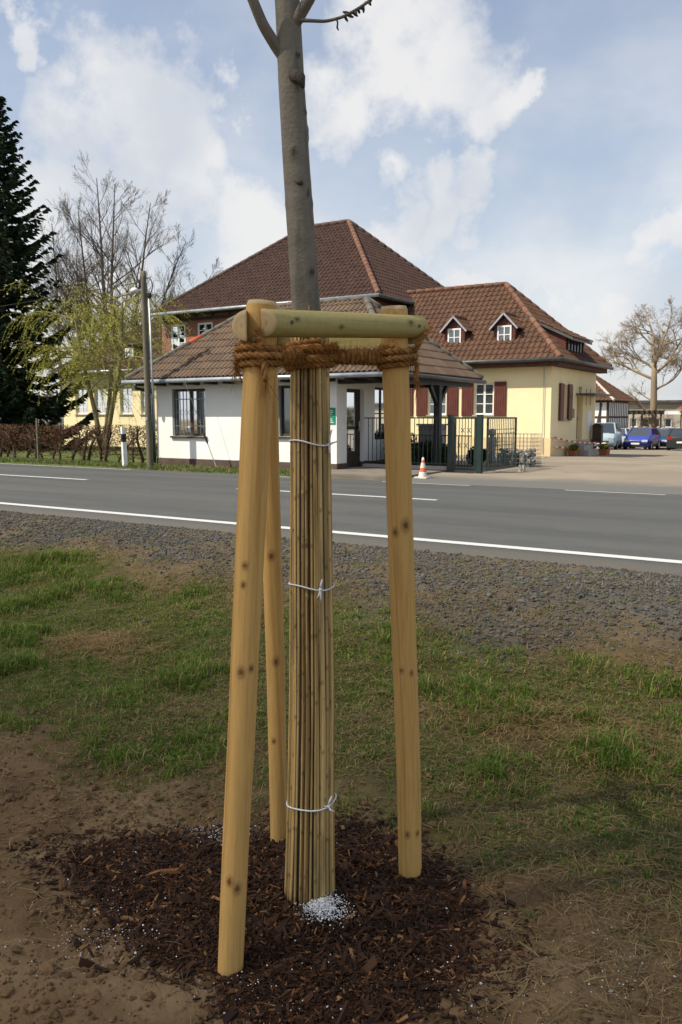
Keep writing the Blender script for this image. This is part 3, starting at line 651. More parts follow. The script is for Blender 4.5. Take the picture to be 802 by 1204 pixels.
# dormers
def dormer(cx, yf, zb, kz=.94, y0=28.47, e=3.32):
    hw, zt, za = .42, 4.56, 4.98
    yb = lambda z: y0 + (z - e) / kz
    mb = MB(); V = [(cx - hw, yf, zb - .1), (cx + hw, yf, zb - .1), (cx + hw, yf, zt), (cx, yf, za - .06), (cx - hw, yf, zt)]
    Bk = [(cx - hw, yb(zb) + .1, zb - .1), (cx + hw, yb(zb) + .1, zb - .1), (cx + hw, yb(zt) + .15, zt), (cx, yb(za) + .15, za - .06), (cx - hw, yb(zt) + .15, zt)]
    mb.poly(V); mb.add(V + Bk, [(q, (q + 1) % 5 + 0, (q + 1) % 5 + 5, q + 5) for q in range(5)])
    d = mb.build('dormer', M['shutter'], ho)
    f = Face((0, yf, 0), (1, 0, 0), (0, -1, 0))
    for q in np.arange(cx - hw + .05, cx + hw, .1):
        zt_ = za - .1 - abs(q - cx) * (za - zt) / hw
        if abs(q - cx) < .30: g = MB(); f.box(g, q - .04, q + .04, .0, .012, 4.62, max(zt_, 4.64)); g.build('board', M['shutter'], d)
        else: g = MB(); f.box(g, q - .04, q + .04, .0, .012, zb - .1, zt_); g.build('board', M['shutter'], d)
    m = MB(); u0, u1, z0, z1 = cx - .27, cx + .27, zb + .02, 4.60
    for a, b, c, dd in ((u0, u0 + .06, z0, z1), (u1 - .06, u1, z0, z1), (u0 + .06, u1 - .06, z0, z0 + .06), (u0 + .06, u1 - .06, z1 - .06, z1), (cx - .02, cx + .02, z0 + .06, z1 - .06)): f.box(m, a, b, .004, .05, c, dd)
    for a, b in ((u0 + .06, cx - .02), (cx + .02, u1 - .06)): f.box(m, a, b, .008, .045, (z0 + z1) / 2 - .015, (z0 + z1) / 2 + .015)
    m.build('window_frame', M['white'], d); g = MB(); f.box(g, u0 + .05, u1 - .05, .002, .02, z0 + .05, z1 - .05); g.build('pane', M['dglass'], d)
    g = MB(); ya = yf - .10; g.add([(cx - .55, ya, zb - .12), (cx + .55, ya, zb - .12), (cx + .55, yf + .05, zb + .0), (cx - .55, yf + .05, zb + .0), (cx - .5, ya - .14, zb - .215), (cx + .5, ya - .14, zb - .215)], [(0, 1, 2, 3), (4, 5, 1, 0)]); g.build('apron', M['lead'], d)
    sl = (za - zt) / hw; ov = .10; ze = zt - ov * sl; yA = yf - .16; tl = []
    for sg_ in (-1, 1):
        A = (cx + sg_ * (hw + ov), yA, ze + .03); B = (cx + sg_ * (hw + ov), yb(ze) + .1, ze + .03); T1 = (cx, yb(za) + .1, za + .03); T0 = (cx, yA, za + .03)
        fc = (A, B, T1, T0) if sg_ > 0 else (B, A, T0, T1)
        m = MB(); m.poly(fc); m.poly([np.array(q) - (0, 0, .05) for q in fc][::-1]); m.poly([np.array(A), np.array(T0), np.array(T0) - (0, 0, .05), np.array(A) - (0, 0, .05)]); m.build('roof_slab', M['soffit'], d)
        out, *_ = tile_grid(None, fc[0], fc[1], fc[2], fc[3], .215, .24, PAN, clay, .025); tl += [MB().add(V, Fc, col) for V, Fc, col, full, org in out]
    merge(tl).build('roof_tiles', M['tile'], d, kind='stuff')
    g = MB()
    for sg_ in (-1, 1): g.bar((cx + sg_ * (hw + ov + .02), yA - .012, ze - .0), (cx + sg_ * .005, yA - .012, za + .04), .03, .06)
    g.build('verge_board', M['lead'], d)
    g = MB(); g.tube([(cx, yA - .02, za + .06), (cx, yb(za) + .05, za + .06)], .07, 8, (.2, .09, .055)); g.build('ridge_cap', M['tile'], d)
for cx in (-11.26, -13.24, -15.22): dormer(cx, 29.28, 3.92)
# shed dormer over the side door
yd0, yd1 = 30.2, 32.4; m = MB(); m.add([(-9.28, yd0, 3.6), (-9.28, yd1, 3.6), (-9.28, yd1, 4.17), (-9.28, yd0, 4.17), (-10.7, yd0, 3.9), (-10.7, yd1, 3.9), (-10.7, yd1, 4.88), (-10.7, yd0, 4.88)], [(0, 1, 2, 3), (0, 3, 7, 4), (1, 5, 6, 2), (3, 2, 6, 7)])
d = m.build('shed_dormer', M['shutter'], ho)
m = MB(); m.box(-9.27, -9.26, yd0 + .15, yd1 - .15, 3.72, 4.12); m.build('pane', M['dglass'], d)
for k in range(6):
    m = MB(); y = yd0 + .12 + k * (yd1 - yd0 - .3) / 5; m.box(-9.265, -9.22, y, y + .06, 3.70, 4.14); m.build('mullion', M['dwood'], d)
A, B, T1, T0 = (-8.98, yd0 - .15, 4.13), (-8.98, yd1 + .15, 4.13), (-10.75, yd1 + .15, 4.99), (-10.75, yd0 - .15, 4.99)
m = MB(); m.poly([A, B, T1, T0]); m.poly([np.array(q) - (0, 0, .10) for q in (A, B, T1, T0)][::-1]); m.poly([np.array(A), np.array(T0), np.array(T0) - (0, 0, .1), np.array(A) - (0, 0, .1)]); m.poly([np.array(A), np.array(A) - (0, 0, .1), np.array(B) - (0, 0, .1), np.array(B)]); m.build('roof_slab', M['dzinc'], d)
out, *_ = tile_grid(None, A, B, T1, T0, .215, .30, PAN, clay); merge([MB().add(V, Fc, col) for V, Fc, col, full, org in out]).build('roof_tiles', M['tile'], d, kind='stuff')
# main roof
e = 6.0; a0, a1, a2, a3 = (-28.0, 28.42, e), (-16.08, 28.42, e), (-16.08, 39.6, e), (-28.0, 39.6, e); q0, q1 = (-23.2, 34.0, 10.3), (-20.82, 34.0, 10.3)
rm = core_and_tiles('main_roof', [(a0, a1, q1, q0), (a1, a2, q1, q1), (a2, a3, q0, q1), (a3, a0, q0, q0)], [a0, a1, a2, a3], clay_dark)
merge([m for a, b in ((a1, q1),) for m in capline(None, a, b, .11, .40, ridc)] + [m for a, b in ((a0, q0), (a2, q1), (q0, q1)) for m in capline(None, a, b, .11, .40, ridm)]).build('ridge_tiles', M['tile'], rm, smooth=True, kind='stuff')
g = MB(); g.tube([(-28.1, 28.35, 5.94), (-16.0, 28.35, 5.94)], .075, 8); g.build('gutter', M['zinc'], ho, smooth=True); g = MB(); g.tube([(-16.0, 28.38, 5.93), (-16.0, 39.6, 5.93)], .08, 8); g.build('gutter', M['dzinc'], ho, smooth=True)
g = MB(); g.box(-27.9, -16.2, 28.5, 28.9, 5.86, 5.97); g.build('eave_board', M['black'], ho); g = MB(); g.box(-16.59, -16.15, 28.91, 39.4, 5.86, 5.97); g.build('eave_board', M['black'], ho)
# left wing roof
e = 3.52; a0, a1, a2, a3 = (-35.4, 28.47, e), (-27.6, 28.47, e), (-27.6, 35.15, e), (-35.4, 35.15, e); q0, q1 = (-31.4, 31.81, 6.2), (-27.6, 31.81, 6.2)
rl = core_and_tiles('wing_roof', [(a0, a1, q1, q0), (a2, a3, q0, q1), (a3, a0, q0, q0)], [a0, a1, a2, a3], clay_dark)
g = MB(); g.tube([(-35.4, 28.41, 3.48), (-27.9, 28.41, 3.48)], .07, 8); g.build('gutter', M['zinc'], ho, smooth=True)
dm = MB(); dm.box(-30.75, -29.85, 29.2, 30.6, 3.9, 4.75); dd = dm.build('dormer', M['dwood'], ho)
m = MB(); f = Face((0, 29.2, 0), (1, 0, 0), (0, -1, 0)); 
for a, b, c, d_ in ((-30.58, -30.50, 3.95, 4.62), (-30.1, -30.02, 3.95, 4.62), (-30.5, -30.1, 3.95, 4.02), (-30.5, -30.1, 4.55, 4.62), (-30.32, -30.28, 4.02, 4.55)): f.box(m, a, b, .002, .05, c, d_)
m.build('window_frame', M['white'], dd); m = MB(); f.box(m, -30.52, -30.08, .001, .02, 3.97, 4.6); m.build('pane', M['dglass'], dd)
m = MB(); m.box(-30.9, -29.7, 29.05, 30.7, 4.752, 4.82); m.build('roof_slab', M['dzinc'], dd); m = MB(); m.box(-30.8, -29.8, 28.98, 29.2, 3.84, 3.89); m.build('apron', M['lead'], dd)

# ------------------------------------------------------------------ the young tree and its support
CAMR = np.array([math.cos(R(YAW)), math.sin(R(YAW)), 0]); CAMF = np.array([-math.sin(R(YAW)), math.cos(R(YAW)), 0])
def wood_cyl(mb, a, b, r0, r1, base, dark, knots, seed, k=64, n=340, half=None, dome=.012, cut=(0, 0)):
    """a peeled round (or half-round) timber with grain, knots and slightly uneven surface; knots: (t, side offset -1..1 as seen by the camera, size)"""
    a = np.asarray(a, float); b = np.asarray(b, float); ax = b - a; L = np.linalg.norm(ax); ax /= L
    fr = -CAMF - ax * (-CAMF @ ax); fr /= np.linalg.norm(fr); sd = np.cross(fr, ax); sd = sd if sd @ CAMR > 0 else -sd
    if half is not None: fr = half - ax * (half @ ax); fr /= np.linalg.norm(fr); sd = np.cross(fr, ax)
    t = np.linspace(0, 1, n); th = np.linspace(0, 2 * math.pi, k, endpoint=False)
    TT, TH_ = np.meshgrid(t, th, indexing='ij'); r = r0 + (r1 - r0) * TT
    r = r * (1 + .03 * (fbm(np.cos(TH_) * 1.5 + 5 + seed, TT * 6 + np.sin(TH_) * 1.5, seed) - .5) + .012 * (fbm(TH_ * 3, TT * 40, seed + 1) - .5))
    cosf, sinf = np.cos(TH_), np.sin(TH_)
    if half is not None: cosf = np.maximum(cosf, -.02 + 0 * cosf)
    wob = (fbm(t * 3, t * 0 + seed, seed + 5, 2) - .5) * .012 * (half is None)
    g = fbm(TH_ * 7 + 2.0 * fbm(TT * 5, TH_ * 1.2, seed), TT * 5 * L, seed + 2, 5); g2 = fbm(np.cos(TH_) * 2, TT * 4 + np.sin(TH_) * 2, seed + 3)
    col = np.asarray(base) * (1 - .17 * sstep(.45, .8, g)[..., None]) ; col = col * (1 - sstep(.45, .7, g2)[..., None] * .55) + np.asarray(dark) * (sstep(.45, .7, g2)[..., None] * .55)
    bulge = 0
    for (kt, ko, ks) in knots:
        ks = ks * .68
        ang = math.asin(np.clip(ko, -1, 1)); dth = np.arctan2(np.sin(TH_ - ang), np.cos(TH_ - ang)) * r0
        dz = (TT - kt) * L; q = np.sqrt((dth / ks) ** 2 + (dz / (ks * 1.5)) ** 2)
        m = 1 - sstep(.75, 1.15, q); ring = sstep(.9, 1.2, q) * (1 - sstep(1.3, 2.6, q))
        col = col * (1 - m[..., None]) + np.array((.19, .080, .028)) * m[..., None]; col = col * (1 - .35 * ring[..., None])
        r = r * (1 + .05 * (1 - sstep(0, 2.5, q)))
    # a long drying crack
    ca = seed * 1.7 % 6.28; cr = np.abs(np.arctan2(np.sin(TH_ - ca - .25 * np.sin(TT * 5)), np.cos(TH_ - ca - .25 * np.sin(TT * 5)))); m = (1 - sstep(.02, .09, cr)) * sstep(.1, .3, TT) * (1 - sstep(.6, .85, TT)) * .3
    col = col * (1 - m[..., None])
    P = a + (TT * L)[..., None] * ax + (r * cosf)[..., None] * fr + (r * sinf)[..., None] * sd + wob[:, None, None] * sd
    if cut[0] or cut[1]:      # slanting saw cuts at the two ends
        sh = (cosf * r)[..., None] * ax; P = P + sh * (cut[0] * (1 - sstep(0, .12, TT)) - cut[1] * sstep(.88, 1, TT))[..., None]
    V = P.reshape(-1, 3); i = np.arange(n - 1)[:, None] * k; j = np.arange(k)[None, :]; j2 = (j + 1) % k
    F = np.stack([i + j, i + j2, i + k + j2, i + k + j], -1).reshape(-1, 4); base_n = mb.n
    mb.add(V, F, col.reshape(-1, 3))
    for end, sg in ((0, -1), (n - 1, 1)):              # end grain with a chamfer and rings
        ring = P[end]; cen = ring.mean(0); c0 = np.array((.55, .40, .20)); rings = []
        for q, d in ((1.0, 0), (.9, dome), (.6, dome * 1.05), (.3, dome * 1.1), (.02, dome * 1.1)): rings.append(cen + (ring - cen) * q + ax * d * sg)
        W = np.concatenate(rings); cc = np.concatenate([np.tile(c0 * m_, (k, 1)) for m_ in (.9, 1, .85, .95, .7)])
        i = np.arange(4)[:, None] * k; mb.add(W, np.stack([i + j, i + j2, i + k + j2, i + k + j], -1).reshape(-1, 4), cc)
    return mb
fr_ = thing('tree_support', 'tripod of three peeled wooden posts joined by crossbars around the young tree', 'tree support', (-1.6, 2.35, -.42))
WB, WD = (.66, .395, .125), (.48, .24, .06)
LB, LT_ = np.array((-1.572, 1.868, -.42)), np.array((-1.50, 1.97, 1.62)); RB, RT_ = np.array((-1.34, 2.64, -.42)), np.array((-1.372, 2.54, 1.66)); BB, BT_ = np.array((-1.91, 2.585, -.42)), np.array((-1.895, 2.51, 1.66))
def post(B, T, r0, r1, kn, seed, lab):
    d = (B - T) / np.linalg.norm(B - T); mb = MB(); wood_cyl(mb, B + d * .25, T, r0, r1, WB, WD, kn, seed); return mb.build('post', M['wood'], fr_, smooth=True, label=lab)
post(LB, LT_, .039, .0455, [(.245, -.25, .010), (.235, .35, .012), (.53, -.15, .011), (.535, .55, .008), (.67, -.2, .008), (.645, -.25, .007), (.93, .5, .006)], 3, 'round post standing in front at the rim of the mulch')
post(RB, RT_, .043, .0465, [(.19, -.25, .009), (.19, .6, .008), (.46, -.35, .007), (.455, .45, .007), (.675, -.45, .010), (.685, .35, .014), (.985, .1, .011)], 7, 'round post whose top carries the tied coir rope end')
post(BB, BT_, .034, .040, [(.62, .0, .012), (.44, .15, .012), (.30, -.3, .008)], 12, 'slimmer rear post behind the others')
GB, GD = (.46, .375, .14), (.35, .28, .09)
def crossbar(a, b, out, r, seed, lab, cut, kn):
    mb = MB(); wood_cyl(mb, a, b, r, r * .97, GB, GD, kn, seed, n=160, half=np.asarray(out, float), dome=.004, cut=cut); o = mb.build('crossbar', M['wood'], fr_, smooth=True, label=lab)
    a = np.asarray(a); b = np.asarray(b); out = np.asarray(out) / np.linalg.norm(out)
    for t in (.11, .93):
        p = a + (b - a) * t + out * (r + .000); m = MB(); m.tube([p - out * .006, p + out * .002], .006, 10); m.build('screw', M['dzinc'], o)
def outw(a, b):
    d = (b - a) / np.linalg.norm(b - a); n = np.cross(d, (0, 0, 1)); n /= np.linalg.norm(n); m = (a + b) / 2; c = np.array((*TREE, m[2])); return n if n @ (m - c) > 0 else -n
def bar_between(A, Bp, r, za, zb, e0, e1, seed, lab, cut, kn=(), off=.046):
    a = np.array((A[0], A[1], za)); b = np.array((Bp[0], Bp[1], zb)); n = outw(a, b); d = (b - a) / np.linalg.norm(b - a)
    crossbar(a + n * off - d * e0, b + n * off + d * e1, n, r, seed, lab, cut, kn)
bar_between(LT_, RT_, .040, 1.568, 1.602, .035, .085, 21, 'greenish half-round crossbar on the camera side over the trunk', (.5, .1), [(.14, .25, .007), (.87, .3, .010), (.4, -.2, .007)], .040)
bar_between(LT_, BT_, .043, 1.560, 1.60, .080, .06, 22, 'half-round crossbar with its slanting sawn end beside the front post', (.9, .2), (), .044)
bar_between(BT_, RT_, .040, 1.575, 1.585, .07, .07, 23, 'crossbar on the far side behind the trunk', (.2, .2), (), .043)
# trunk with limbs
tr = thing('young_tree', 'freshly planted young tree with smooth grey-brown trunk tied between three posts', 'tree', (-1.56, 2.29, -.42))
tp = np.array([(-1.56, 2.29, -.6), (-1.56, 2.29, 0), (-1.553, 2.297, .8), (-1.553, 2.298, 1.45), (-1.570, 2.29, 1.71), (-1.590, 2.276, 2.09), (-1.602, 2.267, 2.35), (-1.612, 2.262, 2.60), (-1.622, 2.255, 2.85), (-1.63, 2.25, 3.4), (-1.62, 2.26, 4.2), (-1.64, 2.24, 5.0)])
trd = np.array([.056, .054, .051, .048, .0455, .0435, .0415, .039, .034, .028, .018, .006])
def dense(P, rd, n): 
    t = np.linspace(0, len(P) - 1, n); k = np.arange(len(P)); 
    Q = np.stack([np.interp(t, k, P[:, c]) for c in range(3)], 1)
    for _ in range(2): Q[1:-1] = (Q[:-2] + 2 * Q[1:-1] + Q[2:]) / 4
    return Q, np.interp(t, k, rd)
def bark_tube(mb, P, rd, n, k, seed, scars=()):
    Q, r = dense(np.asarray(P, float), np.asarray(rd, float), n); b0 = mb.n; mb.tube(Q, r, k); V = mb.V[-1]; th = np.tile(np.arange(k), n) * 2 * math.pi / k; hh = np.repeat(Q[:, 2], k); cen = np.repeat(Q, k, axis=0)
    bz = fbm(hh * 25, np.cos(th) * 1.2 + 3, seed, 3); f1 = fbm(np.cos(th) * 3 + 7, hh * 6 + np.sin(th) * 3, seed + 1, 5)
    rr = 1 + .05 * (f1 - .5) + .03 * (sstep(.66, .78, bz))
    col = np.array((.205, .178, .135))[None, :] * (1 - .32 * sstep(.45, .75, f1))[:, None]; col = col * (1 - .16 * sstep(.66, .78, bz))[:, None]
    g = sstep(.55, .8, fbm(np.cos(th) * 2, hh * 3 + np.sin(th), seed + 4)); col = col * (1 - g * .4)[:, None] + np.array((.20, .20, .16)) * (g * .4)[:, None]
    for z, a, s in scars:
        q = np.hypot(np.arctan2(np.sin(th - a), np.cos(th - a)) * .045 / s, (hh - z) / (s * .8)); m = 1 - sstep(.6, 1.2, q); col = col * (1 - .75 * m[:, None]); rr = rr + .10 * (1 - sstep(.8, 1.6, q)) - .06 * m
    mb.V[-1] = cen + (V - cen) * rr[:, None]; mb.Cc[-1] = col
sc_ = [(1.76, 4.3, .012), (2.26, 4.9, .010), (2.13, 3.6, .014), (1.98, 5.2, .012), (1.86, 4.0, .010), (2.42, 4.4, .010), (2.0, 4.5, .008), (2.2, 5.5, .02)]
mb = MB(); bark_tube(mb, tp, trd, 190, 28, 51, sc_); mb.build('trunk', M['bark'], tr, smooth=True)
mb = MB(); mb.tube([(-1.575, 2.245, 2.36), (-1.545, 2.235, 2.345), (-1.535, 2.235, 2.315)], [.022, .017, .006], 10, (.075, .062, .05)); mb.build('branch_stub', M['bark'], tr, smooth=True); mb = MB(); mb.tube([(-1.57, 2.25, 2.04), (-1.548, 2.245, 2.035)], [.014, .006], 8, (.09, .075, .06)); mb.build('branch_stub', M['bark'], tr, smooth=True)
brs = [([(-1.605, 2.262, 2.40), (-1.635, 2.235, 2.455), (-1.655, 2.19, 2.51), (-1.672, 2.14, 2.60), (-1.70, 2.0, 2.95), (-1.76, 1.9, 3.5), (-1.8, 1.86, 4.0)], [.017, .019, .0175, .016, .013, .008, .003]),
       ([(-1.605, 2.262, 2.50), (-1.575, 2.262, 2.535), (-1.535, 2.27, 2.585), (-1.49, 2.29, 2.68), (-1.42, 2.33, 2.95), (-1.36, 2.38, 3.5), (-1.34, 2.4, 4.1)], [.02, .020, .0175, .016, .013, .008, .003]),
       ([(-1.57, 2.26, 2.53), (-1.535, 2.265, 2.522), (-1.48, 2.28, 2.512), (-1.43, 2.295, 2.518), (-1.385, 2.31, 2.535), (-1.34, 2.325, 2.562), (-1.29, 2.34, 2.61), (-1.22, 2.36, 2.70)], [.0075, .0055, .0048, .0045, .005, .0042, .0035, .0015]),
       ([(-1.61, 2.26, 2.80), (-1.70, 2.30, 2.92), (-1.84, 2.36, 3.2), (-1.95, 2.4, 3.7)], [.016, .014, .010, .003]),
       ([(-1.62, 2.25, 3.0), (-1.55, 2.17, 3.15), (-1.47, 2.05, 3.5), (-1.45, 1.98, 4.0)], [.014, .012, .008, .003])]
for q, (P, rd) in enumerate(brs):
    mb = MB(); bark_tube(mb, P, rd, 40, 12, 60 + q); P = np.array(P)
    if q == 2:
        for s_ in np.linspace(.45, .98, 22):          # knobbly buds and short spurs
            t = s_ * (len(P) - 1); i0 = int(t); p = P[i0] + (P[min(i0 + 1, len(P) - 1)] - P[i0]) * (t - i0); d = np.array([rng.normal(0, .6), rng.normal(0, .4), rng.normal(0, 1)]); d /= np.linalg.norm(d); l = .008 + rng.random() * .016
            mb.tube([p, p + d * l * .6, p + d * l], [.004, .0045, .002], 6, (.06, .05, .042))
        p = np.array((-1.447, 2.29, 2.515)); mb.tube([p, p + (.004, 0, -.012), p + (.002, 0, -.026), p + (.007, 0, -.034)], [.003, .0025, .003, .002], 6, (.06, .05, .042))
    else:
        for s_ in np.linspace(.5, .98, 9):
            t = s_ * (len(P) - 1); i0 = int(t); p = P[i0] + (P[min(i0 + 1, len(P) - 1)] - P[i0]) * (t - i0); d = rng.normal(0, 1, 3) + (0, 0, .7); d /= np.linalg.norm(d); mb.tube([p, p + d * .12, p + d * .25 + (0, 0, .06)], [.004, .003, .001], 5, (.08, .068, .055))
    mb.build('branch', M['bark'], tr, smooth=True)

# reed mat round the trunk: every reed on its own
mt = thing('reed_mat', 'mat of dry reeds wrapped round the young trunk from rope to ground', 'reed mat', (-1.56, 2.29, -.42))
def matr(z): return np.interp(z, [-.45, -.2, .1, .73, 1.44, 1.66], [.088, .081, .076, .0685, .060, .055])
def matc(z): return np.stack([np.interp(z, [-.45, .3, 1.66], [-1.56, -1.553, -1.556]), np.interp(z, [-.45, .3, 1.66], [2.29, 2.298, 2.297])], -1)
def reed(ang, layer, seed):
    rs = np.random.default_rng(seed); z0 = -.425 + abs(rs.normal(0, .012)) - .01; z1 = 1.60 + rs.normal(0, .02); n = 40; z = np.linspace(z0, z1, n); r0 = rs.uniform(.0038, .0060) * (1 if layer == 0 else .9)
    nod = np.cumsum(rs.uniform(.13, .26, 16)) + z0 - rs.random() * .15; dn = np.min(np.abs(z[:, None] - nod[None, :]), axis=1)
    z = np.sort(np.concatenate([np.linspace(z0, z1, 22), nod[(nod > z0 + .02) & (nod < z1 - .02)], nod[(nod > z0 + .02) & (nod < z1 - .02)] - .012, nod[(nod > z0 + .02) & (nod < z1 - .02)] + .012]))
    dn = np.min(np.abs(z[:, None] - nod[None, :]), axis=1); isn = 1 - sstep(.002, .011, dn)
    a = ang + .10 * (fbm(z * 1.1, z * 0 + seed * .37, seed, 2) - .5) + .05 * (z - .6) * rs.normal(0, 1) * .35
    rr = matr(z) - (.009 if layer else 0) + rs.normal(0, .0012) + .005 * (fbm(z * 2, z * 0 + seed * .7, 9, 2) - .5)
    cc = matc(z); P = np.stack([cc[:, 0] + rr * np.cos(a), cc[:, 1] + rr * np.sin(a), z], -1)
    b = rs.random(); base = np.array((.64, .435, .165)) * (1 - b) + np.array((.54, .40, .17)) * b
    if rs.random() < .22: base = base * np.array((.66, .58, .5))
    if rs.random() < .16: base = base * np.array((.42, .37, .36))
    if layer: base = base * .42  # inner layer coloured darker to stand for shade in the gaps
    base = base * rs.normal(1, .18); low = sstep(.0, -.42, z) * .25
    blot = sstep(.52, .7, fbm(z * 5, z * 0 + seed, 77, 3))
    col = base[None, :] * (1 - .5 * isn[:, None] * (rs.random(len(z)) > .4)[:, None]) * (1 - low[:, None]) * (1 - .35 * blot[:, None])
    mb = MB(); mb.tube(P, r0 * (1 + .16 * isn) * (1 - .12 * (z - z0) / 2), 7, col); mb.build('reed', M['reed'], mt, smooth=True)
N1 = 52
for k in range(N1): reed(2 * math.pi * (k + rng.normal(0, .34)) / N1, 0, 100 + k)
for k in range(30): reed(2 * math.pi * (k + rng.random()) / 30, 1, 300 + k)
front = math.atan2(-CAMF[1], -CAMF[0])
def tie(z, tilt, ka, big, lab):
    th = np.linspace(0, 2 * math.pi, 61); c = matc(np.array([z]))[0]; r = matr(z) + .0075
    P = np.stack([c[0] + r * np.cos(th), c[1] + r * np.sin(th), z + tilt * np.sin(th - front) * r + .004 * np.sin(th * 3)], -1)
    mb = MB(); mb.tube(P, .0028, 6); o = mb.build('tie', M['twine'], mt, smooth=True)
    a = front + ka; p = np.array([c[0] + (r + .003) * math.cos(a), c[1] + (r + .003) * math.sin(a), z + tilt * math.sin(a - front) * r]); s_ = CAMR
    kb = MB(); kb.lathe(p - (0, 0, .006), [(.001, 0), (.006, .003), (.0065, .007), (.004, .012), (.001, .013)], 8)
    for dx, dz in big: kb.tube([p, p + s_ * dx * .4 + (0, 0, dz * .6) - CAMF * .006, p + s_ * dx + (0, 0, dz)], [.003, .0032, .0022], 6)
    kb.build('knot', M['twine'], o, smooth=True)
tie(1.215, -.12, 1.0, [(.010, .05), (.004, -.032), (.03, .012)], '')
tie(.735, -.10, .42, [(.006, .034), (.002, -.042), (-.012, -.03)], '')
tie(-.03, .10, .75, [(.012, .038), (.02, -.018), (-.02, .004)], '')

# coir ropes
def rope_strands(mb, path, r, seed, n_per=.006, tw=.03):
    P = np.asarray(path, float); d = np.concatenate([[0], np.cumsum(np.linalg.norm(np.diff(P, axis=0), axis=1))]); n = max(8, int(d[-1] / n_per)); t = np.linspace(0, d[-1], n)
    Q = np.stack([np.interp(t, d, P[:, c]) for c in range(3)], 1)
    for _ in range(3): Q[1:-1] = (Q[:-2] + 2 * Q[1:-1] + Q[2:]) / 4
    tg = np.gradient(Q, axis=0); tg /= np.linalg.norm(tg, axis=1)[:, None] + 1e-9; a = np.array([.3, .2, 1.]); N = np.cross(tg, a); N /= np.linalg.norm(N, axis=1)[:, None] + 1e-9; B = np.cross(tg, N)
    for s_ in range(3):
        ph = t / tw * 2 * math.pi / 1.0 * .5 + s_ * 2 * math.pi / 3; S = Q + r * .52 * (np.cos(ph)[:, None] * N + np.sin(ph)[:, None] * B)
        v = fbm(t * 60, t * 0 + seed + s_, seed, 3); base = np.array((.33, .160, .050)); col = base[None, :] * (.4 + 1.1 * v[:, None])
        mb.tube(S, r * .56 * (.85 + .3 * v), 7, col)
    return Q
def hairs(mb, Q, r, n, seed, ln=(.008, .032)):
    rs = np.random.default_rng(seed)
    idx = rs.integers(0, len(Q), n)
    for i in idx:
        d = rs.normal(0, 1, 3); d /= np.linalg.norm(d); p = Q[i] + d * r * .8; t = rs.normal(0, 1, 3); e_ = d + t * .8; e_ /= np.linalg.norm(e_); l = rs.uniform(*ln); q = p + e_ * l; s_ = np.cross(e_, rs.normal(0, 1, 3)); s_ /= np.linalg.norm(s_) + 1e-9
        m = p + e_ * l * .5 + rs.normal(0, .15, 3) * l; wdt = .0009; mb.add([p - s_ * wdt, p + s_ * wdt, m + s_ * wdt * .8, m - s_ * wdt * .8, q], [(0, 1, 2, 3)], np.array((.30, .15, .05)) * rs.uniform(.5, 1.3)); mb.F.append(np.array([[mb.n - 5 + 3, mb.n - 5 + 2, mb.n - 5 + 4]]))
def helix(c0, c1, r, turns, ph, n=60):
    c0 = np.asarray(c0, float); c1 = np.asarray(c1, float); ax = c1 - c0; L = np.linalg.norm(ax); ax = ax / L; a = np.array([0, 0, 1.]) if abs(ax[2]) < .9 else np.array([1., 0, 0])
    N = np.cross(ax, a); N /= np.linalg.norm(N); B = np.cross(ax, N); t = np.linspace(0, 1, int(n * max(1, turns))); th = ph + t * turns * 2 * math.pi
    rr = np.interp(t, [0, 1], r) if np.ndim(r) else r
    return c0 + t[:, None] * L * ax + (np.cos(th) * rr)[:, None] * N + (np.sin(th) * rr)[:, None] * B
def along(B, T, z): f = (z - B[2]) / (T[2] - B[2]); return B + (T - B) * f
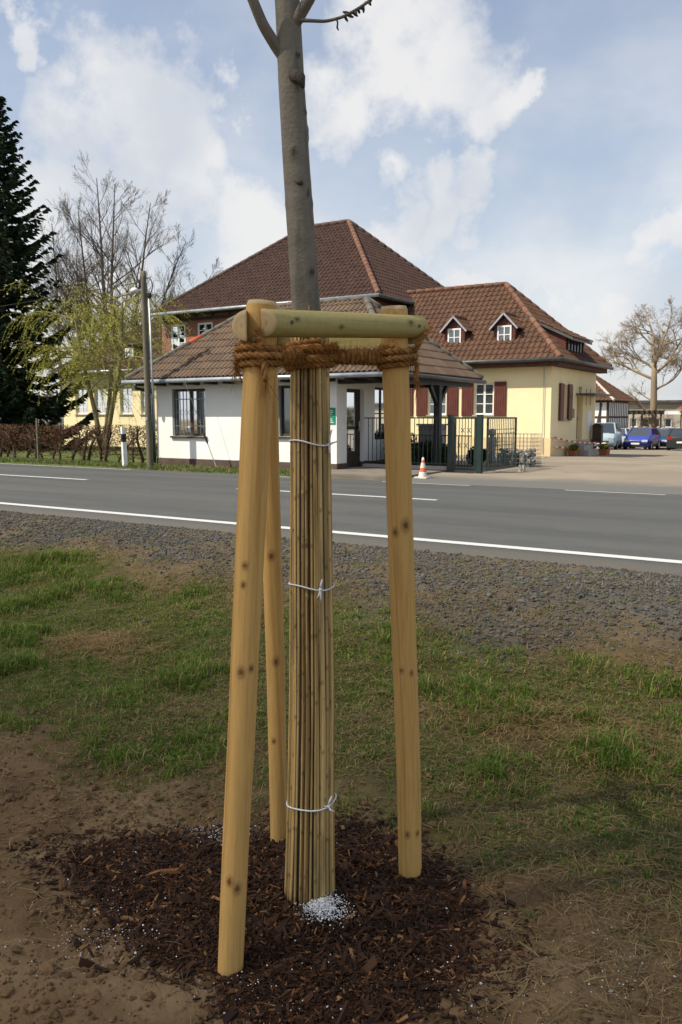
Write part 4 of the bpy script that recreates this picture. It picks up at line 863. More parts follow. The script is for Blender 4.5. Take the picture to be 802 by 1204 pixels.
def lashing(name, lab, B, T, pr, zr, zt, seed, tails, mats=3):
    o = thing(name, lab, 'rope', along(B, T, zr), group=None); rr = .0108
    mb = MB(); hb = MB(); c0 = along(B, T, zr - .033); c1 = along(B, T, zr + .033); Qs = []
    Qs.append(rope_strands(mb, helix(c0, c1, pr + .009, 3.4, 1.0), rr, seed))
    Qs.append(rope_strands(mb, helix(along(B, T, zr - .012), along(B, T, zr + .02), pr + .02, 1.3, 2.0), rr * .95, seed + 9))
    o1 = mb.build('post_coil', M['rope'], o, smooth=True)
    mb = MB(); tc_ = np.array((*matc(np.array([zt]))[0], zt)); tc0 = tc_ - (0, 0, .040); tc1 = tc_ + (0, 0, .040); rt = float(matr(zt)) + .014
    Qs.append(rope_strands(mb, helix(tc0, tc1, rt, mats, .4), rr, seed + 1)); Qs.append(rope_strands(mb, helix(tc0 + (0, 0, .02), tc1 - (0, 0, .005), rt + .010, 1.6, 2.2), rr * .9, seed + 5)); mb.build('trunk_coil', M['rope'], o, smooth=True)
    mb = MB(); p0 = along(B, T, zr); d = tc_ - p0; d[2] = 0; L = np.linalg.norm(d); d /= L; s_ = np.cross(d, (0, 0, 1)); a = p0 + d * (pr + .002); b = tc_ - d * (rt - .006)
    for off, dz in ((-.010, .012), (.010, -.012), (.0, -.002)): Qs.append(rope_strands(mb, [a + s_ * off + (0, 0, dz), (a + b) / 2 + s_ * off * .6 + (0, 0, dz * .6), b + s_ * off + (0, 0, dz)], rr, seed + 2))
    gap = np.linalg.norm(b - a); Qs.append(rope_strands(mb, helix(a + d * .004, b - d * .006, (.021, .017), gap / .0165, .0, 26), rr * .92, seed + 3, .005)); mb.build('wound_span', M['rope'], o, smooth=True)
    for q, tl in enumerate(tails):
        mb = MB(); P = np.array(tl); Qt = rope_strands(mb, P, rr * .8, seed + 20 + q); Qs.append(Qt); e_ = Qt[-1]; dr = Qt[-1] - Qt[-4]; dr /= np.linalg.norm(dr)
        for _ in range(26):      # frayed end
            v = dr + rng.normal(0, .45, 3); l = rng.uniform(.015, .045); mb.tube([e_, e_ + v * l * .5, e_ + v * l + (0, 0, -l * .25)], [.0011, .0009, .0004], 4, np.array((.36, .18, .055)) * rng.uniform(.6, 1.2), cap=False)
        mb.build('loose_end', M['rope'], o, smooth=True)
    for Q in Qs: hairs(hb, Q, rr * 1.1, int(len(Q) * 4.0), seed + len(Q))
    hb.build('fibres', M['rope'], o, kind='stuff')
L1 = along(LB, LT_, 1.478); R1 = along(RB, RT_, 1.502)
sL, sR = -CAMR, CAMR
lashing('coir_rope', 'shaggy coir rope binding the front post to the reed-wrapped trunk', LB, LT_, .0455, 1.478, 1.492, 700,
        [[L1 + sL * .045 - CAMF * .02, L1 + sL * .068 - CAMF * .03 + (0, 0, -.015), L1 + sL * .07 + (0, 0, -.035)], [L1 - CAMF * .058, L1 - CAMF * .066 + CAMR * .01 + (0, 0, .035), L1 - CAMF * .066 + CAMR * .004 + (0, 0, .048)], [L1 - CAMF * .056 + CAMR * .01, L1 - CAMF * .066 + CAMR * .018 + (0, 0, -.05), L1 - CAMF * .06 + CAMR * .02 + (0, 0, -.075)], [L1 + sL * .05 + CAMF * .02, L1 + sL * .065 + CAMF * .02 + (0, 0, -.02), L1 + sL * .07 + (0, 0, -.045)]], 3.2)
lashing('coir_rope', 'coir rope wound on the post that has the upright loose rope end', RB, RT_, .0465, 1.502, 1.498, 800,
        [[R1 + sR * .052, R1 + sR * .068 + (0, 0, .03) - CAMF * .02, R1 + sR * .085 + (0, 0, .06) - CAMF * .02, R1 + sR * .10 + (0, 0, .08) - CAMF * .015], [R1 + sR * .058, R1 + sR * .074 + (0, 0, -.03), R1 + sR * .068 + (0, 0, -.07), R1 + sR * .072 + (0, 0, -.085)]], 2.6)

# ------------------------------------------------------------------ mulch, soil crumbs, stones, grass
def ico():
    t = (1 + 5 ** .5) / 2; V = np.array([(-1, t, 0), (1, t, 0), (-1, -t, 0), (1, -t, 0), (0, -1, t), (0, 1, t), (0, -1, -t), (0, 1, -t), (t, 0, -1), (t, 0, 1), (-t, 0, -1), (-t, 0, 1)], float); V /= np.linalg.norm(V[0])
    F = np.array([(0, 11, 5), (0, 5, 1), (0, 1, 7), (0, 7, 10), (0, 10, 11), (1, 5, 9), (5, 11, 4), (11, 10, 2), (10, 7, 6), (7, 1, 8), (3, 9, 4), (3, 4, 2), (3, 2, 6), (3, 6, 8), (3, 8, 9), (4, 9, 5), (2, 4, 11), (6, 2, 10), (8, 6, 7), (9, 8, 1)]); return V, F
IV, IF = ico()
def rots(n):
    q = rng.normal(0, 1, (n, 4)); q /= np.linalg.norm(q, axis=1)[:, None]; w, x, y, z = q.T
    return np.stack([np.stack([1 - 2 * (y * y + z * z), 2 * (x * y - z * w), 2 * (x * z + y * w)], -1), np.stack([2 * (x * y + z * w), 1 - 2 * (x * x + z * z), 2 * (y * z - x * w)], -1), np.stack([2 * (x * z - y * w), 2 * (y * z + x * w), 1 - 2 * (x * x + y * y)], -1)], 1)
def lumps(name, P, size, cols, m, squash=.7, **tg):
    n = len(P); S = size[:, None] * rng.uniform(.6, 1.3, (n, 3)) * np.array((1, 1, squash)); V = IV[None] * (1 + rng.normal(0, .14, (n, 12, 1))); V = np.einsum('nij,nkj->nki', rots(n), V) * S[:, None, :] + P[:, None, :]
    F = IF[None] + 12 * np.arange(n)[:, None, None]; mb = MB(); mb.add(V.reshape(-1, 3), F.reshape(-1, 3), np.repeat(cols, 12, axis=0)); return mb.build(name, m, **tg)
# bark chips
n = 62000; x = rng.uniform(-2.8, -.7, n); y = rng.uniform(1.55, 3.05, n); s = mulch_s(x, y); keep = rng.random(n) < np.where(s < .95, 1.0, np.clip(1.25 - s, 0, .3) * 1.6); x, y, s = x[keep], y[keep], s[keep]; n = len(x)
ln = rng.lognormal(math.log(.010), .5, n); wd = ln * rng.uniform(.07, .32, n); tk = wd * rng.uniform(.25, .6, n); yaw = rng.uniform(0, 6.28, n); pit = rng.normal(0, .38, n); rol = rng.normal(0, .5, n)
d = np.stack([np.cos(yaw) * np.cos(pit), np.sin(yaw) * np.cos(pit), np.sin(pit)], -1); sd = np.stack([-np.sin(yaw), np.cos(yaw), np.zeros(n)], -1); up = np.cross(d, sd); sd2 = sd * np.cos(rol)[:, None] + up * np.sin(rol)[:, None]; up2 = np.cross(d, sd2)
P = np.stack([x, y, ground_z(x, y) + rng.random(n) * .016 * np.clip(1.1 - s, .1, 1)], -1); V = np.zeros((n, 8, 3)); q = 0
for k3 in (-1, 1):
    for j3 in (-1, 1):
        for i3 in (-1, 1):
            V[:, q] = P + d * (i3 * ln * rng.uniform(.7, 1.1, n))[:, None] + sd2 * (j3 * wd * (1 if i3 < 0 else .6))[:, None] + up2 * (k3 * tk)[:, None]; q += 1
F = np.array(BOXF)[None] + 8 * np.arange(n)[:, None, None]; b = rng.random(n); cc = np.array((.042, .018, .0072))[None] * (.35 + 1.3 * rng.random(n))[:, None]; cc[b > .89] = np.array((.15, .062, .020)) * rng.uniform(.7, 1.3, ((b > .89).sum(), 1)); cc[b > .965] = np.array((.27, .14, .05)) * rng.uniform(.7, 1.2, ((b > .965).sum(), 1))
mb = MB(); mb.add(V.reshape(-1, 3), F.reshape(-1, 4), np.repeat(cc, 8, axis=0)); mb.build('bark_mulch', M['chips'], kind='stuff', label='dark brown bark mulch heaped around the tree foot', cat='mulch')
# white planting granules
cl_ = [(-1.452, 2.225, .038, 1100), (-1.48, 2.21, .028, 600), (-2.02, 1.76, .09, 130), (-2.10, 1.70, .13, 90), (-2.20, 2.50, .07, 160), (-2.1, 2.52, .10, 100), (-1.50, 1.80, .12, 60), (-1.3, 1.74, .12, 50), (-.86, 2.12, .10, 110), (-.55, 2.45, .07, 70), (-.62, 2.62, .2, 60), (-.75, 2.35, .2, 60), (-1.6, 2.2, .45, 60), (-2.3, 1.95, .3, 40)]
x = np.concatenate([rng.normal(a, r, k) for a, b, r, k in cl_]); y = np.concatenate([rng.normal(b, r * .8, k) for a, b, r, k in cl_]); n = len(x); g_ = ground_z(x, y); z = g_ + .003 + np.where(mulch_s(x, y) < .9, rng.random(n) * .016 + .006, 0)
z[:1700] += .010 * np.exp(-((x[:1700] + 1.46) ** 2 + (y[:1700] - 2.22) ** 2) / .003)
lumps('planting_granules', np.stack([x, y, z], -1), rng.lognormal(math.log(.0017), .4, n), np.ones((n, 3)), M['perlite'], .9, kind='stuff', label='white planting granules scattered over mulch and soil', cat='granules')
# soil crumbs
n = 70000; y = rng.uniform(1.0, 4.2, n); x = -1.55 * y - 1.2 + rng.random(n) * (1.55 * y + 2.2); keep = (mulch_s(x, y) > .95) & (rng.random(n) < 1.0 - .75 * sstep(2.6, 3.4, y)) & (rng.random(n) < .25 + sstep(.4, .65, fbm(x * 3, y * 3, 71))); x, y = x[keep], y[keep]; n = len(x)
cc = np.array((.150, .092, .045))[None] * rng.uniform(.6, 1.25, n)[:, None]; lumps('soil_crumbs', np.stack([x, y, ground_z(x, y)], -1), rng.lognormal(math.log(.0033), .8, n).clip(0, .022), cc, M['ground'], .7, kind='stuff', label='loose brown soil crumbs around the mulch bed', cat='soil')
# gravel shoulder
n = 60000; y = 4.4 + 3.5 * rng.random(n) ** .75; x = -1.55 * y - 1.6 + rng.random(n) * (1.55 * y + 3); gm = gravel_mask(x, y); keep = rng.random(n) < gm * .95 + .03; x, y = x[keep], y[keep]; n = len(x)
k = rng.uniform(.5, 1.35, n); cc = np.array((.088, .086, .080))[None] * k[:, None]; wv_ = rng.random(n) > .7; cc[wv_] *= np.array((1.1, .95, .75)); lumps('roadside_gravel', np.stack([x, y, ground_z(x, y) + .004], -1), rng.lognormal(math.log(.0086), .45, n), cc, M['stone'], .75, kind='stuff', label='grey gravel shoulder along the road edge', cat='gravel')
def blades(name, x, y, h, wd, cols, lean, m, zoff=0, flat=False, **tg):
    n = len(x); z = ground_z(x, y) + zoff; a = rng.uniform(0, 6.283, n); ld_ = np.stack([np.cos(a), np.sin(a), np.zeros(n)], -1); sd = np.stack([-np.sin(a), np.cos(a), np.zeros(n)], -1) * (wd / 2)[:, None]; P = np.stack([x, y, z - (0 if flat else .004)], -1)
    if flat: rise = rng.normal(.08, .12, n); m1 = P + ld_ * (h * .5)[:, None] + np.stack([0 * h, 0 * h, h * rise * .7 + .004], -1); tip = P + ld_ * (h * (1 - .15 * rng.random(n)))[:, None] + np.stack([0 * h, 0 * h, h * rise * .6], -1) + rng.normal(0, .15, (n, 3)) * h[:, None] * np.array((1, 1, .1)); P = P + np.array((0, 0, .004)); tw = .8
    else: m1 = P + np.stack([0 * h, 0 * h, h * .6], -1) + ld_ * (h * lean * .35)[:, None]; tip = P + np.stack([0 * h, 0 * h, h * (1 - .35 * lean)], -1) + ld_ * (h * lean)[:, None]; tw = .1
    V = np.stack([P - sd, P + sd, m1 + sd * .85, m1 - sd * .85, tip + sd * tw, tip - sd * tw], 1); F = (np.array([(0, 1, 2, 3), (3, 2, 4, 5)])[None] + 6 * np.arange(n)[:, None, None]).reshape(-1, 4)
    mb = MB(); mb.add(V.reshape(-1, 3), F, np.repeat(cols, 6, axis=0)); return mb.build(name, m, **tg)
# living grass in tufts
nt = 17000; ty = rng.uniform(1.9, 7.6, nt); tx = -1.55 * ty - 1.2 + rng.random(nt) * (1.55 * ty + 2.2); gmk = grass_mask(tx, ty); rough = fbm(tx * 2.2, ty * 2.2, 91); keep = rng.random(nt) < np.clip(gmk * 1.0, 0, 1) * 1.25 + .03 * (ty > 2.4) + .04 * (ty > 5); keep &= mulch_s(tx, ty) > 1.0
tx, ty, rough, gmk = tx[keep], ty[keep], rough[keep], gmk[keep]; per = rng.integers(9, 26, len(tx)); T_ = np.repeat(np.arange(len(tx)), per); n = len(T_)
x = tx[T_] + rng.normal(0, .03, n); y = ty[T_] + rng.normal(0, .03, n); h = (.025 + .10 * sstep(.45, .75, rough[T_]) * gmk[T_]) * rng.uniform(.5, 1.35, n); g1 = np.array((.055, .120, .010)); g2 = np.array((.150, .225, .026)); g3 = np.array((.36, .285, .115)); bl = rng.random(n)[:, None]; cc = g1 * (1 - bl) + g2 * bl; dr = rng.random(n) < .22; cc[dr] = g3 * rng.uniform(.6, 1.2, (dr.sum(), 1))
blades('verge_grass', x, y, h, rng.uniform(.002, .0045, n) * (1 + .12 * y), cc, rng.uniform(.2, 1.1, n), M['leafy'], kind='stuff', label='short green grass tufts on the verge between soil and gravel', cat='grass')
# matted dead grass
nt = 11500; ty = rng.uniform(1.7, 7.3, nt); tx = -1.55 * ty - 1.2 + rng.random(nt) * (1.55 * ty + 2.2); m_ = sstep(.42, .62, fbm(tx * 1.4 + 9, ty * 1.4, 95)) * sstep(2.0, 3.1, ty + .25 * (tx + 1.5)) + .22 + .30 * sstep(2.8, 3.4, ty + .3 * (tx + 1.5)); m_ *= 1 - .8 * sstep(5.6, 6.6, ty); keep = (rng.random(nt) < m_) & (mulch_s(tx, ty) > 1.05); tx, ty = tx[keep], ty[keep]; per = rng.integers(6, 26, len(tx)); T_ = np.repeat(np.arange(len(tx)), per); n = len(T_)
x = tx[T_] + rng.normal(0, .07, n); y = ty[T_] + rng.normal(0, .07, n); cc = (np.array((.40, .28, .125)) * (1 - rng.random(n)[:, None] * .6)) * rng.uniform(.5, 1.2, n)[:, None]; blades('dead_grass', x, y, rng.uniform(.02, .10, n), rng.uniform(.0012, .0026, n) * (1 + .12 * y), cc, None, M['leafy'], .003, True, kind='stuff', label='pale dead grass lying matted on the verge', cat='dead grass')
# two heaps of raked hay
for hx, hy, hr, k, lab in ((-4.75, 4.25, .34, 1500, 'brown hay clump raked up at the foot of the gravel bank'), (-1.25, 4.3, .5, 2300, 'wide straggly hay heap in the grass beyond the mulch')):
    x = rng.normal(hx, hr, k); y = rng.normal(hy, hr * .45, k); zo = .06 * np.exp(-((x - hx) ** 2 + ((y - hy) / .6) ** 2) / (2 * hr * hr)) * rng.random(k) ; cc = (np.array((.36, .235, .10)) * rng.uniform(.45, 1.2, (k, 1)))
    blades('hay_clump', x, y, rng.uniform(.05, .16, k), rng.uniform(.002, .0042, k), cc, None, M['leafy'], zo, True, kind='stuff', label=lab, cat='hay')
# a few twigs and clods lying on the bare soil
for k, (x, y, a, l) in enumerate(((-.80, 2.30, .5, .16), (-.62, 2.42, .9, .13), (-.95, 2.55, 1.2, .10), (-2.4, 2.35, .2, .11), (-.7, 2.75, .1, .12))):
    d = np.array((math.cos(a), math.sin(a), 0)); P = np.array([np.array((x, y, 0)) + d * l * t + np.array((0, 0, 0)) + np.array((-d[1], d[0], 0)) * .012 * math.sin(t * 5 + k) for t in np.linspace(-.5, .5, 6)]); P[:, 2] = ground_z(P[:, 0], P[:, 1]) + .006
    mb = MB(); mb.tube(P, [.003, .0035, .003, .0028, .002, .001], 6, (.20, .135, .07)); mb.build('twig', M['twig'], None, smooth=True, label=['long thin dry twig lying on bare soil beside the mulch', 'dry twig on the soil next to white granules', 'short dry twig close to the rear rim of the mulch', 'dry twig near the narrow tongue of the mulch', 'dry twig at the rim of the hay and grass'][k], cat='twig', group='dry twigs on the soil')
# grass fringe on the far side of the road
n = 26000; x = rng.uniform(-40, -10.9, n); y = rng.uniform(15.75, 17.1, n) + .3 * (x < -17) * rng.random(n); keep = rng.random(n) < .35 + .65 * sstep(.4, .6, fbm(x * 2, y * 2, 44)); x, y = x[keep], y[keep]; n = len(x); bl = rng.random(n)[:, None]; cc = np.array((.07, .12, .024)) * (1 - bl) + np.array((.135, .17, .04)) * bl; dr = rng.random(n) < .25; cc[dr] = np.array((.26, .22, .11))
blades('roadside_grass', x, y, rng.uniform(.04, .13, n), rng.uniform(.012, .022, n), cc, rng.uniform(.2, .9, n), M['leafy'], kind='stuff', label='grass strip between the road and the hedge and gatehouse', cat='grass')

# ------------------------------------------------------------------ roadside things
# wooden pole with lamp and stay wire
PX, PY = -16.28, 16.32
po = thing('utility_pole', 'tall weathered wooden pole with a small lamp beside the gatehouse corner', 'pole', (PX, PY, -.1))
top = np.array((PX - .08, PY, 5.12)); g = MB(); P = np.linspace((PX, PY, -.3), top, 30); g.tube(P, np.linspace(.092, .070, 30), 14); g.build('shaft', M['pole'], po, smooth=True)
g = MB(); g.tube([(PX + .13, PY + .06, .9), (PX + .10, PY + .05, 2.5), (PX + .07, PY + .04, 4.45)], .028, 8); g.build('conduit', M['zinc'], po, smooth=True)
g = MB(); th = np.linspace(-1.2, 1.9, 14); g.tube(np.array([(PX + .05 + .16 * math.cos(t), PY + .03, 4.72 + .22 * math.sin(t)) for t in th]), .014, 6); g.build('cable_loop', M['black'], po, smooth=True)
g = MB(); g.lathe((PX + .09, PY + .04, 4.42), [(.0, 0), (.05, .0), (.06, .05), (.06, .11), (.0, .14)], 10); g.build('cable_head', M['black'], po)
g = MB(); g.bar((PX - .06, PY - .02, 4.62), (PX - .20, PY - .10, 4.64), .03, .03); g.build('lamp_arm', M['zinc'], po)
g = MB(); g.lathe((PX - .28, PY - .13, 4.56), [(.0, .0), (.085, .01), (.11, .04), (.10, .09), (.05, .13), (.0, .14)], 14); g.build('lamp_head', M['white'], po, smooth=True)
g = MB(); g.bar((PX + .02, PY - .105, 1.22), (PX + .02, PY - .105, 1.29), .05, .012); g.build('number_plate', M['white'], po)
sw = thing('stay_wire', 'thin steel stay wire with turnbuckle slanting from the pole to the ground', 'stay wire', (-14.42, 17.0, -.05))
A = np.array((-14.30, 16.75, -.08)); B = np.array((PX + .02, PY, 5.0)); d = (B - A) / np.linalg.norm(B - A); g = MB(); g.tube([A + d * 1.15, B], .006, 6); g.build('wire', M['steel'], sw)
g = MB(); g.tube([A, A + d * .72], .012, 6); g.build('anchor_rod', M['zinc'], sw); g = MB(); g.tube([A + d * .72, A + d * .78, A + d * 1.0, A + d * 1.06, A + d * 1.15], [.012, .028, .028, .016, .022], 8); g.build('turnbuckle', M['black'], sw)
cb = MB(); t = np.linspace(0, 1, 30)[:, None]; Pq = np.array((PX - .07, PY, 4.85)) * (1 - t) + np.array((-60, 17.4, 6.2)) * t; Pq[:, 2] -= (np.sin(t[:, 0] * math.pi) * .9); cb.tube(Pq, .010, 5); cb.build('overhead_cable', M['black'], None, label='overhead cable running from the wooden pole along the hedge', cat='cable')
# delineator post
dl = thing('delineator_post', 'white roadside delineator post with black band in front of the hedge', 'delineator', (-16.98, 16.05, -.1))
def dpost(z0, z1, name, m, o=.0, cap=False):
    g = MB(); sh = .012; c = lambda z: (-16.98 - .035 * (z - .0), 16.05)
    V = []
    for z in (z0, z1):
        cx, cy = c(z); 
        for q in ((-.068, .05), (.068, .05), (.032, -.055), (-.032, -.055)): V.append((cx + q[0] * (1 + o), cy + q[1] * (1 + o), z - (.06 if cap and z == z1 and q[1] > 0 else 0)))
    g.add(V, [(0, 3, 2, 1), (4, 5, 6, 7), (0, 1, 5, 4), (1, 2, 6, 5), (2, 3, 7, 6), (3, 0, 4, 7)]); return g.build(name, m, dl)
dpost(-.3, .62, 'shaft', M['white']); bd = dpost(.62, .84, 'black_band', M['black'], .01); dpost(.84, 1.03, 'head', M['white'], 0, True)
g = MB(); g.bar((-16.985, 15.985, .66), (-16.99, 15.985, .81), .028, .012); g.build('reflector', M['lamp'], bd)
# traffic cone
cn = thing('traffic_cone', 'weathered red and white traffic cone standing at the road edge', 'traffic cone', (-8.15, 16.45, -.04))
zc = -.045; cx, cy = -8.15, 16.45; rz = lambda z: .105 - .085 * z / .46
g = MB(); g.box(cx - .15, cx + .15, cy - .15, cy + .15, zc, zc + .03); g.build('base', M['conew'], cn)
for a, b, mm in ((.03, .14, 'conew'), (.14, .23, 'orange'), (.23, .34, 'conew'), (.34, .40, 'orange'), (.40, .46, 'conew')):
    g = MB(); g.lathe((cx, cy, zc), [(rz(a), a), (rz(b), b)] + ([(.0, b)] if b > .45 else []), 18); g.build('band', M[mm], cn, smooth=True)
# iron fence, gates
def barpanel(parent, a, b, z0, z1, nb, m, r=.008, stars=(), rail=.02, part='bar'):
    a = np.array((*a, 0.)); b = np.array((*b, 0.)); d = b - a
    for z in (z0, z1):
        g = MB(); g.bar(a + (0, 0, z), b + (0, 0, z), rail, rail * 1.4); g.build('rail', m, parent)
    for t in np.linspace(0, 1, nb + 2)[1:-1]:
        g = MB(); p = a + d * t; g.bar(p + (0, 0, z0 + rail * .6), p + (0, 0, z1 - rail * .6), r * 2, r * 2); g.build(part, m, parent)
    for t, z in stars:
        p = a + d * t + (0, 0, z); dn = d / np.linalg.norm(d); q = np.array((-dn[1], dn[0], 0)) * -.014
        for s_ in (-1, 1):
            g = MB(); g.bar(p + q + dn * .05 * s_ - (0, 0, .05), p + q - dn * .05 * s_ + (0, 0, .05), .012, .012); g.build('star_bar', m, parent)
fe = thing('iron_fence', 'dark iron bar fence on a low concrete curb under the porch roof', 'fence', (-9.7, 18.5, 0))
g = MB(); g.box(-10.86, -8.5, 18.42, 18.6, -.2, .10); g.build('curb', M['conc'], fe)
barpanel(fe, (-10.85, 18.5), (-8.45, 18.5), .16, 1.27, 19, M['green_metal'], .007, [(.66, 1.02), (.80, 1.02), (.94, 1.02)])
f2 = thing('low_fence', 'lower iron fence standing behind the shrubs by the porch post', 'fence', (-9.7, 20.6, 0))
barpanel(f2, (-10.6, 20.6), (-8.6, 20.2), .02, .80, 18, M['black'], .008)
gp = {}
for (x, y, lab) in ((-8.39, 18.42, 'green square gate post beside the black porch post'), (-7.56, 18.22, 'green square gate post between the small gate and the open gate leaf')):
    g = MB(); g.box(x - .06, x + .06, y - .06, y + .06, -.2, 1.33); g.box(x - .068, x + .068, y - .068, y + .068, 1.33, 1.35); g.build('gate_post', M['green_metal'], None, label=lab, cat='gate post')
def leaf(name, lab, a, b, z0, z1, nb, stars, deco=False):
    o = thing(name, lab, 'gate', (*a, 0)); m = M['green_metal']; A = np.array((*a, 0.)); B = np.array((*b, 0.))
    g = MB(); g.bar(A + (0, 0, z0 - .02), A + (0, 0, z1 + .02), .045, .045); g.build('stile', m, o); g = MB(); g.bar(B + (0, 0, z0 - .02), B + (0, 0, z1 + .02), .045, .045); g.build('stile', m, o)
    d = (B - A) / np.linalg.norm(B - A); barpanel(o, (A + d * .03)[:2], (B - d * .03)[:2], z0, z1, nb, m, .007, stars, .03)
    if deco:
        for z in (1.0, .9, .62, .52): g = MB(); g.bar(A + d * .03 + (0, 0, z), B - d * .03 + (0, 0, z), .014, .014); g.build('deco_rail', m, o)
    for z in (z0 + .15, z1 - .12):
        g = MB(); p = A - d * .05; g.bar(p + (0, 0, z), A + (0, 0, z), .03, .03); g.build('hinge', M['black'], o)
    return o
leaf('small_gate', 'closed narrow iron gate with star ornaments between two green posts', (-8.27, 18.40), (-7.69, 18.26), .06, 1.27, 5, [(.38, .98), (.72, .98), (.2, .62), (.55, .62), (.38, .27), (.75, .27)])
leaf('open_gate', 'wide iron gate leaf swung open into the yard', (-7.40, 18.30), (-7.42, 20.2), .07, 1.27, 14, [], True)
gb = thing('gabion_basket', 'wire mesh basket half filled with grey stones behind the open gate', 'gabion', (-7.6, 21, 0))
x0, x1, y0, y1, zt = -8.35, -7.25, 20.9, 21.7, .85; g = MB()
for q in np.linspace(x0, x1, 12):
    for y in (y0, y1): g.bar((q, y, -.02), (q, y, zt), .008, .008)
for q in np.linspace(y0, y1, 9):
    for x in (x0, x1): g.bar((x, q, -.02), (x, q, zt), .008, .008)
for z in np.linspace(.0, zt, 9):
    for y in (y0, y1): g.bar((x0, y, z), (x1, y, z), .008, .008)
    for x in (x0, x1): g.bar((x, y0, z), (x, y1, z), .008, .008)
g.build('wire_mesh', M['steel'], gb, kind='stuff')
st = []
for k in range(110):
    p = np.array((rng.uniform(x0 + .08, x1 - .08), rng.uniform(y0 + .08, y1 - .08), rng.uniform(0, .42))); r_ = rng.uniform(.05, .085); V = IV * (1 + rng.normal(0, .12, (12, 1))) * r_ * rng.uniform(.7, 1.2, 3) + p; m = MB(); m.add(V, IF, np.array((.24, .23, .21)) * rng.uniform(.6, 1.2)); m.build('stone', M['stone'], gb)
g = MB(); g.box(-7.0, -6.86, 19.3, 19.42, -.1, .14); g.build('stone_block', M['conc'], None, label='short concrete stub on the ground beside the open gate', cat='block')
ec = thing('cabinet', 'grey metal utility cabinet behind the iron fence', 'cabinet', (-10.55, 20.3, 0))
g = MB(); g.box(-10.75, -10.05, 21.4, 21.75, -.05, 1.05); g.build('body', M['cabinet'], ec); g = MB(); g.box(-10.8, -10.0, 21.33, 21.8, 1.052, 1.10); g.build('lid', M['cabinet'], ec); g = MB(); g.box(-10.70, -10.41, 21.385, 21.398, .05, .98); g.build('door', M['cabinet'], ec); g = MB(); g.box(-10.39, -10.10, 21.385, 21.398, .05, .98); g.build('door', M['cabinet'], ec)
ip = thing('garden_figure', 'pale stone garden figure with round head seen through the small gate', 'figure', (-9.1, 23.0, 0)); g = MB(); g.lathe((-9.0, 22.6, -.05), [(.0, 0), (.14, .0), (.13, .12), (.09, .3), (.13, .55), (.14, .70), (.06, .80), (.0, .82)], 14); g.build('body', M['conc'], ip, smooth=True); g = MB(); g.lathe((-9.0, 22.6, .72), [(.0, .0), (.09, .05), (.115, .13), (.09, .21), (.0, .25)], 14); g.build('head', M['conc'], ip, smooth=True)
def shrub(x, y, r, h, lab, n=1500, c=(.030, .060, .018), grp=None):
    o = thing('shrub', lab, 'shrub', (x, y, 0), group=grp); mb = MB(); cc = []
    u = rng.normal(0, 1, (n, 3)); u /= np.linalg.norm(u, axis=1)[:, None]; rr = rng.random(n) ** .4; P = np.stack([x + u[:, 0] * rr * r, y + u[:, 1] * rr * r, h * .5 + u[:, 2] * rr * h * .52], -1); P *= 1; k = .85 + .35 * fbm(P[:, 0] * 4, P[:, 2] * 4 + P[:, 1], 3); P[:, 0] = x + (P[:, 0] - x) * k; P[:, 2] *= k
    a = rng.normal(0, 1, (n, 3)); a /= np.linalg.norm(a, axis=1)[:, None]; b = np.cross(a, rng.normal(0, 1, (n, 3))); b /= np.linalg.norm(b, axis=1)[:, None]; s1 = .045; V = np.stack([P - a * s1, P + b * s1 * .5, P + a * s1, P - b * s1 * .5], 1)
    mb.add(V.reshape(-1, 3), np.arange(4 * n).reshape(n, 4), np.repeat(np.asarray(c)[None] * rng.uniform(.5, 1.5, (n, 1)), 4, axis=0)); mb.build('foliage', M['leafy'], o, kind='stuff')
    g = MB(); 
    for q in range(5): g.tube([(x, y, -.1), (x + rng.normal(0, r * .3), y + rng.normal(0, r * .3), h * .6)], [.02, .008], 5, (.08, .06, .04))
    g.build('stems', M['twig'], o, kind='stuff')
shrub(-9.95, 19.25, .40, .60, 'dark green clipped shrub directly behind the iron fence'); shrub(-9.35, 20.0, .38, .55, 'dark green shrub beside the black porch post'); shrub(-10.6, 19.95, .5, .95, 'taller dark shrub at the gatehouse side wall'); shrub(-8.75, 20.9, .30, .5, 'small shrub seen between porch post and small gate'); shrub(-10.2, 20.75, .45, .6, 'low shrub in front of the grey cabinet')
# beds and details at the house entrance
for (x, y, s_, lab) in ((-9.05, 30.75, .58, 'terracotta planter with flowers beside the entrance steps'), (-8.62, 33.5, .68, 'larger terracotta planter with flowers in front of the van')):
    zb = float(yard_z(y)); o = thing('planter', lab, 'planter', (x, y, zb)); g = MB(); h = .36 * s_; V = [(x + i3 * (.20 + .05 * k3) * s_, y + j3 * (.35 + .05 * k3) * s_, zb + h * k3) for k3 in (0, 1) for j3 in (-1, 1) for i3 in (-1, 1)]; g.add(V, BOXF); g.build('pot', M['terra'], o)
    n = 240; P = np.stack([x + rng.normal(0, .11 * s_, n), y + rng.normal(0, .20 * s_, n), zb + h + rng.random(n) * .18], -1); c = np.where(rng.random((n, 1)) > .7, np.array([[.5, .33, .04]]), np.array([[.06, .13, .03]])); lm = MB(); a = rng.normal(0, .035, (n, 3)); b = rng.normal(0, .035, (n, 3)); lm.add(np.stack([P - a, P + b, P + a, P - b], 1).reshape(-1, 3), np.arange(4 * n).reshape(n, 4), np.repeat(c, 4, axis=0)); lm.build('flowers', M['leafy'], o, kind='stuff')
zb = float(yard_z(34)); nb = thing('notice_box', 'dark wooden notice box on posts beside the entrance steps', 'notice box', (-8.9, 35.2, zb))
x0, x1, y0, y1 = -9.26, -8.90, 34.0, 34.3
